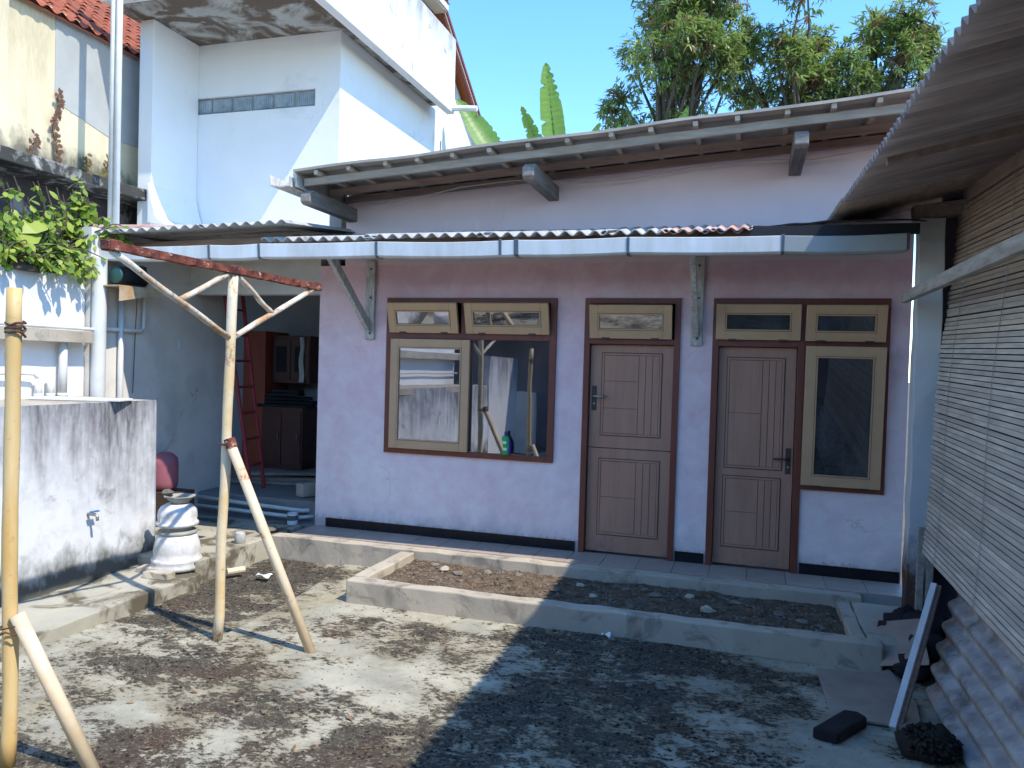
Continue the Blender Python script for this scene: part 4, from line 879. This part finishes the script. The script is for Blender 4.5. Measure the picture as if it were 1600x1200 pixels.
G().prism([(GX-.02, 9.95, gy(9.95)+.03), (GX-.02, 15.6, gy(15.6)+.03), (GX-.02, 15.6, gy(15.6)+.0), (GX-.02, 9.95, gy(9.95)+.0)], (0, 0, 0), (-6, 0, 0)).build('roof', 'orange_tile', gh)
G().prism([(GX-.34, 10.0, gy(10)-.17), (GX-.34, 10.02, gy(10.02)-1.3), (GX-.34, 10.10, gy(10.1)-1.3), (GX-.34, 10.08, gy(10.08)-.17)], (0, 0, 0), (.02, 0, 0)).build('wall_trim', 'maroon', gh)
G().beam((GX-.1, 7.0, 9.93), (GX-.1, 10.0, 9.93), .3, .05).build('soffit_board', 'rake_cream', gh); G().beam((GX+.06, 7.0, 10.02), (GX+.06, 10.02, 10.02), .04, .14).build('fascia', 'white_wall', gh)
g = G(); g.add([(GX+.1, 7.0, 10.1), (GX+.1, 10.05, 10.1), (GX-1.2, 9.5, 11.2), (GX-1.2, 7.2, 11.2)], [(0, 1, 2, 3)]); hp = g.build('hip', 'orange_tile', gh, solid=.02)
tl = G(); tl.grid(lambda u, v: (-.28*v, -.11+.22*u, .03+.24*v+.03*math.sin(u*math.pi*2)-.02*v), 8, 2); tlm = mesh(tl, 'roof_tile', 'orange_tile')
for i in range(14):
    for j in range(4): piece(tlm, 'roof_tile', hp, (GX+.12-.25*j, 7.15+.21*i, 10.11+.21*j), rot=(0, 0, random.uniform(-.03, .03)))

# ------------------------------------------------------------------ banana plants and mango trees
def banana_leaf(parent, base, tip, width, nrm, bend=.15, tear=0.0, tone=.5, fold=.2):
    base, tip = Vector(base), Vector(tip); d = (tip-base); L = d.length; d.normalize(); nr = Vector(nrm); q = d.cross(nr).normalized(); nn = q.cross(d)
    g = G(); g.tone = []; n = 44; tear = max(tear, .55)
    for i in range(n+1):
        t = i/n; w_ = width*.5*(math.sin(math.pi*min(1, t*.94+.06))**.5)*(1-.25*t)
        c = base+d*L*t+nn*bend*L*math.sin(math.pi*t*.5)
        jl = 1-tear*(random.random() < .14)*random.random()-.04*random.random(); jr = 1-tear*(random.random() < .14)*random.random()-.04*random.random()
        for s_, k in ((-1, jl), (-.5, 1), (0, 1), (.5, 1), (1, jr)):
            g.v.append(tuple(c+q*w_*s_*k+nn*fold*w_*abs(s_)+nn*.012*math.sin(i*2.6+s_))); g.tone.append(min(1, max(0, tone+random.uniform(-.12, .12)+(.25 if s_ == 0 else 0))))
    for i in range(n):
        for k in range(4): a = i*5+k; g.f.append((a, a+1, a+6, a+5))
    o = g.build('banana_leaf', 'banana_leaf', parent, smooth=True)
    G().tube([base-d*.5, base+d*L*.5+nn*(bend*L*.7-.01), tip+nn*(bend*L-.01)], [.035, .018, .004], 6).build('midrib', 'banana_leaf', o); return o
ba = thing('banana_plant', 'banana plant with upright split leaves rising behind the pink roof', 'banana plant', (-1.9, 7.4, -.3))
G().tube([(-1.9, 7.2, -.3), (-1.9, 7.2, 3.0), (-1.85, 7.2, 5.2)], [.16, .13, .09], 12).build('trunk', 'banana_leaf', ba, smooth=True)
banana_leaf(ba, (-2.05, 7.0, 5.3), (-2.32, 6.9, 7.25), .50, (.2, -1, .1), .02, .8, .85)
banana_leaf(ba, (-2.15, 7.0, 5.2), (-2.75, 6.95, 6.50), .34, (-.3, -1, .2), .05, .3, .5)
banana_leaf(ba, (-1.95, 7.3, 5.0), (-1.35, 7.3, 6.2), .30, (.4, -1, .3), .1, .3, .3)
banana_leaf(ba, (-2.8, 6.9, 5.0), (-4.05, 6.85, 6.62), .62, (.55, -1, .5), .06, .2, .15)
bb = thing('banana_plant', 'smaller banana plant with two leaf tips before the mango tree', 'banana plant', (-.6, 7.6, -.3))
G().tube([(-.6, 7.6, -.3), (-.6, 7.6, 4.9)], [.14, .09], 12).build('trunk', 'banana_leaf', bb, smooth=True)
banana_leaf(bb, (-.62, 7.6, 4.8), (-1.02, 7.5, 6.25), .32, (-.2, -1, .1), .05, .4, .1)
banana_leaf(bb, (-.5, 7.6, 4.9), (.22, 7.5, 6.45), .34, (.3, -1, .2), .08, .3, .25)

def mango(name, label, base, trunk_h, blobs, nclu, dry, seed, leafL=.20):
    random.seed(seed)
    t = thing(name, label, 'tree', base, 'mango trees behind the pink house')
    wd = G(); lf = G(); dr = G(); B = Vector(base); fork = B+V(random.uniform(-.2, .2), 0, trunk_h)
    wd.tube([B, B.lerp(fork, .5)+V(.1, 0, 0), fork], [.24, .20, .16], 8)
    tot = sum(r**2*d for *_, r, d in blobs)
    for (x, y, z, r, d) in blobs:
        c = V(x, y, z); midp = fork.lerp(c, .5)+V(random.uniform(-.3, .3), random.uniform(-.3, .3), .15)
        wd.tube([fork, fork.lerp(midp, .5)+V(random.uniform(-.15, .15), 0, 0), midp, midp.lerp(c, .5)+V(random.uniform(-.15, .15), 0, 0), c], [.075, .06, .045, .03, .018], 6)
        for k in range(9):
            a = V(random.gauss(0, 1), random.gauss(0, 1), random.gauss(.2, .8)).normalized()
            wd.tube([c-a*.1, c+a*r*.5+V(0, 0, .05), c+a*r*.95], [.03, .017, .006], 4, False)
        for k in range(int(nclu*r*r*d/tot)):
            a = V(random.gauss(0, 1), random.gauss(0, 1), random.gauss(.1, 1)).normalized()
            p = c+a*r*(random.random()**.45)*random.uniform(.7, 1.1)
            ax = (a*.7+V(random.gauss(0, .4), random.gauss(0, .4), .4)).normalized()
            isd = random.random() < dry; tn = random.random()
            for m in range(random.randint(7, 11)):
                e = V(random.gauss(0, 1), random.gauss(0, 1), random.gauss(-.35, .6)); dd = (ax*.55+e.normalized()).normalized()
                (dr if isd else lf).leaf(p+dd*.02, dd, V(random.gauss(0, .3), random.gauss(0, .3), 1), leafL*random.uniform(.7, 1.25), leafL*random.uniform(.2, .3), random.uniform(.1, .5), min(1, max(0, tn*.7+random.random()*.4)), 2)
    wd.build('trunk', 'bark', t, smooth=True); c_ = lf.build('crown', 'mango_leaf', t)
    if dr.v: dr.build('dry_leaves', 'dry_leaf', t)
random.seed(5)
def blobset(cx, cy, cz, rx, ry, rz_, n, r0, r1, d=1.0):
    out = []
    while len(out) < n:
        u = V(random.uniform(-1, 1), random.uniform(-1, 1), random.uniform(-1, 1))
        if u.length < 1: out.append((cx+u.x*rx, cy+u.y*ry, cz+u.z*rz_, random.uniform(r0, r1), d))
    return out
mango('mango_tree', 'dense dark green mango tree, leftmost behind the pink roof', (-.6, 13.6, -.3), 6.6, blobset(-.75, 13.7, 10.0, 1.6, 1.5, 2.3, 30, .45, .80)+[(-2.3, 13.5, 8.5, .5, 1), (-2.0, 13.5, 8.0, .6, 1), (-1.5, 13.4, 7.8, .6, 1), (-.4, 13.4, 8.0, .7, 1), (.2, 13.5, 11.6, .7, 1)], 2100, .09, 1)
mango('mango_tree', 'tall narrow mango tree in the middle of the three', (2.0, 14.4, -.3), 6.8, blobset(1.95, 14.3, 10.0, 1.05, 1.2, 2.3, 17, .45, .75)+[(1.2, 14, 8.2, .5, .8), (2.5, 14.2, 8.6, .5, .7), (2.8, 14.2, 9.8, .5, .8), (.9, 14, 9.0, .4, .6)], 1250, .14, 2)
mango('mango_tree', 'sparse spreading mango tree with thin twigs, rightmost of the three', (4.2, 15.0, -.3), 6.8, blobset(4.2, 15.0, 9.9, 1.8, 1.2, 1.6, 22, .40, .70)+[(5.6, 15.4, 10.2, .55, .9), (6.0, 15.5, 9.8, .4, .8), (3.0, 14.8, 9.0, .6, .9), (3.6, 15, 8.7, .6, .8)], 1350, .12, 3)
random.seed(21)

# ------------------------------------------------------------------ shed on the right
sd = thing('shed', 'open shed with corrugated overhanging roof on timber and concrete posts at right', 'shed', (2.7, -3, -.2))
EX = 1.985
def ez(y): return 2.855-.045*(-.5-y)
ys = [-.06, -1.3, -2.45, -3.5, -4.55, -5.6, -6.65, -7.7]
for i in range(7):
    ya_, yb_ = ys[i]+.05, ys[i+1]-.05; xo = EX+random.uniform(-.015, .015); dz = .006*(i % 2)
    corrugated((xo, yb_, ez(yb_)+dz), (xo, ya_, ez(ya_)+dz), (4.75, yb_, ez(yb_)+dz+.60), (4.75, ya_, ez(ya_)+dz+.60), .082, .017, 6).build('roof_sheet', 'wood_shed' if i == 0 else 'shed_sheet', sd, smooth=True, solid=.007)
corrugated((2.70, -.02, ez(0)+.17), (2.70, 1.2, ez(0)+.17), (4.75, -.02, ez(0)+.61), (4.75, 1.2, ez(0)+.61), .082, .017, 4).build('roof_sheet', 'shed_sheet', sd, smooth=True, solid=.007)  # extra sheet, added to keep a sun patch off the pink wall
# pillar at the porch end
g = G(); nn = 18
for i in range(nn+1):
    z = -.25+3.06*i/nn; j = lambda: random.uniform(-.006, .006)
    g.v += [(2.57+j(), -.71+j(), z), (2.735+j(), -.71+j(), z), (2.735+j(), -.55+j(), z), (2.57+j(), -.55+j(), z)]
g.f = [(i*4+k, i*4+(k+1) % 4, i*4+4+(k+1) % 4, i*4+4+k) for i in range(nn) for k in range(4)]+[(nn*4, nn*4+1, nn*4+2, nn*4+3)]
plaster('pillar', (.70, .69, .66), mottle=.15, dirt=((.11, .06, .045), -.1, .75, 1.0), blotch=((.62, .63, .62), .5, .6, 5)); g.build('pillar', 'pillar', sd, bevel=.006)
G().beam((2.53, -.63, 2.855), (3.06, -.63, 2.915), .12, .105).build('head_beam', 'wood_shed', sd, bevel=.008)
G().beam((2.92, -.55, 2.99), (2.92, -7.5, 2.74), .11, .12).build('wall_beam', 'wood_shed', sd, bevel=.008)
G().beam((2.94, -.45, 2.93), (2.60, -.45, 2.82), .05, .09).build('brace', 'wood_shed', sd)
tpk = G().beam((2.475, -.78, 2.235), (2.40, -7.5, 2.16), .045, .075).build('tie_plank', 'tie_plank', sd, bevel=.006)
for y in (-2.6, -4.6, -6.6): G().beam((2.05, y, ez(y)+.0), (4.7, y, ez(y)+.54), .05, .07).build('rafter', 'wood_shed', sd)
g = box(2.752, 4.7, -.52, -.46, -.3, 3.3); g.box(4.7, 4.82, -8, -.5, -.3, 3.6); g.build('inner_wall', 'purple_house', sd)
for x, y in ((2.86, -4.2), (2.86, -7.4)): box(x, x+.1, y-.05, y+.05, -.3, 2.8).build('post', 'wood_shed', sd)
box(2.745, 2.80, -.66, -.60, 1.98, 2.06).build('bracket_iron', 'dark_metal', sd)
# bamboo blind: every slat a piece
bl = thing('bamboo_blind', 'weathered grey bamboo slat blind closing the side of the shed', 'blind', (2.8, -3, 1.6))
TF, TN, BF, BN = V(2.845, -.50, 2.90), V(2.845, -7.2, 2.66), V(2.60, -1.02, .47), V(2.66, -7.2, .33)
ns = 76; slm = mesh(G().hexa([(-.004, -.0128, -.5), (.004, -.0128, -.5), (.004, .0128, -.5), (-.004, .0128, -.5), (-.004, -.0128, .5), (.004, -.0128, .5), (.004, .0128, .5), (-.004, .0128, .5)]), 'slat', 'bamboo'); slt = mesh(G().hexa([tuple(v.co) for v in slm.vertices]), 'slat', 'bamboo_top')
for i in range(ns):
    t = (i+.5)/ns; a, b_ = TF.lerp(BF, t), TN.lerp(BN, t)
    wob = .012*math.sin(t*9)+random.uniform(-.003, .003)
    a = a+V(wob, random.uniform(-.06, .03) if i < 28 else random.uniform(-.02, .02), random.uniform(-.002, .002)); b_ = b_+V(wob, 0, random.uniform(-.003, .003))
    d = b_-a; o = piece(slm if i > 21 else slt, 'slat', bl, (a+b_)/2); o.rotation_mode = 'QUATERNION'; zz = d.normalized(); yv = (V(.10, 0, 1)-zz*zz.dot(V(.10, 0, 1))).normalized(); o.rotation_quaternion = Matrix((yv.cross(zz), yv, zz)).transposed().to_quaternion(); o.scale = (1, 1+random.uniform(-.05, .05), d.length)
for y_ in (.06, .2, .34, .48):
    pts = [(TF.lerp(TN, y_)).lerp(BF.lerp(BN, y_), k/20)+V(-.013+.012*math.sin(k/20*9), 0, 0) for k in range(21)]; G().tube(pts, .0025, 4).build('cord', 'cord', bl)
# corrugated sheet leaning at the foot of the blind
fs = thing('loose_sheet', 'grey corrugated cement sheet leaning on its edge below the bamboo blind', 'sheet', (2.6, -3, -.2))
pr = []
L_ = .66; nw = 60
def fsf(u, v):
    s_ = u*L_; x = 2.50+.20*u; z = -.20+.60*u; a = .022*math.sin(2*math.pi*s_/.125)+.006*math.sin(v*17+u*5)
    yend = -1.52 - (1-u)*.35
    return (x-a*.93, yend-(5.6)*v, z+a*.33)
G().grid(fsf, nw, 24).build('panel', 'floor_sheet', fs, smooth=True, solid=.009)
# rubble between pillar and sheet
for k, (pts, l) in enumerate(((((2.27, -1.05, -.04), (2.55, -1.30, .10), (2.52, -1.75, -.02), (2.22, -1.50, -.16)), 'tilted broken floor slab beside the planter end'),)):
    tag(G().prism(pts, (0, 0, 0), (.0, -.01, -.03)).build('broken_slab', 'slab_tile', bevel=.006), l, 'slab')
tag(G().prism([(1.894, -1.70, -.188), (2.23, -1.66, -.188), (2.34, -1.55, -.188), (2.40, -2.05, -.188), (2.36, -2.40, -.188), (1.923, -2.40, -.188)], (0, 0, 0), (0, 0, .016)).build('floor_slab', 'slab_tile', bevel=.004), 'thin brownish floor slab lying flat beside the loose sheet', 'slab')
for x, l in ((2.60, 'left pale timber offcut standing behind the blind foot'), (2.66, 'right pale timber offcut standing behind the blind foot')):
    tag(box(x, x+.045, -.90, -.87, -.08, .62).build('timber_offcut', 'tie_plank', bevel=.003), l, 'timber')
stick = G().beam((2.215, -2.42, -.185), (2.56, -1.60, .40), .035, .03); tag(stick.build('white_stick', 'gutter_white', bevel=.003), 'long white painted stick leaning against the loose sheet', 'stick')
tag(G().beam((2.245, -2.40, -.20), (2.59, -1.58, .385), .035, .03).build('dark_stick', 'wood_brown', bevel=.003), 'dark brown stick leaning right behind the white stick', 'stick')
tag(G().prism([(1.80, -2.67, -.195), (1.92, -2.70, -.195), (2.09, -2.44, -.195), (2.05, -2.38, -.195), (1.98, -2.38, -.195)], (0, 0, 0), (0, 0, .06)).build('dark_brick', 'brick_dark', bevel=.012, seg=3), 'black charred brick lying on the yard slab', 'brick')
ml = rock('moss_lump', 2.34, -2.66, -.15, .105, 'moss', .85, 'dark mossy lump at the foot of the loose sheet', 'moss')
g = G()
for _ in range(500):
    u = Vector((random.gauss(0, 1), random.gauss(0, 1), abs(random.gauss(0, 1)))).normalized(); q = Vector((2.34, -2.66, -.15))+Vector((u.x*.13, u.y*.12, u.z*.095))*random.uniform(.9, 1.08); r = random.uniform(.005, .018)
    P = [q+Vector(v)*r*random.uniform(.6, 1.2) for v in ((1, 0, 0), (0, 1, 0), (-1, 0, 0), (0, -1, 0), (0, 0, 1), (0, 0, -1))]; g.add(P, [(0,1,4),(1,2,4),(2,3,4),(3,0,4),(1,0,5),(2,1,5),(3,2,5),(0,3,5)])
g.build('crumbs', 'moss', ml)['kind'] = 'stuff'
rubs = [(2.50, -1.05, .0, .10), (2.62, -1.2, .02, .12), (2.58, -1.45, -.05, .12), (2.46, -1.62, -.12, .09), (2.38, -1.15, -.03, .06)]
for x, y, z, r in rubs: rock('rubble', x, y, z, r, 'brick_dark', .8, 'dark crumbled rubble at the foot of the pillar', 'rubble', 'rubble by the pillar', 9)

# ------------------------------------------------------------------ behind the camera (seen in the window glass)
bw = thing('rear_wall', 'white mouldy wall at the back of the yard, seen mirrored in the window', 'wall', (-3.5, -8.4, -.2))
box(-3.6, -3.44, -9.4, -7.5, -.2, 1.86).build('wall_face', 'back_wall', bw)
nh = thing('rear_house', 'dark purple house across the yard, seen only in the window glass', 'house', (0, -11, -.2))
box(-9, 6, -11.6, -11.4, -.3, 3.2).build('wall', 'purple_house', nh); box(-9, 6, -11.5, -9.3, 2.7, 2.85).build('roof', 'roof_sheet', nh)
box(-9, -3.2, -10.2, -10.0, -.3, 1.1).build('low_wall', 'grey_render', nh)
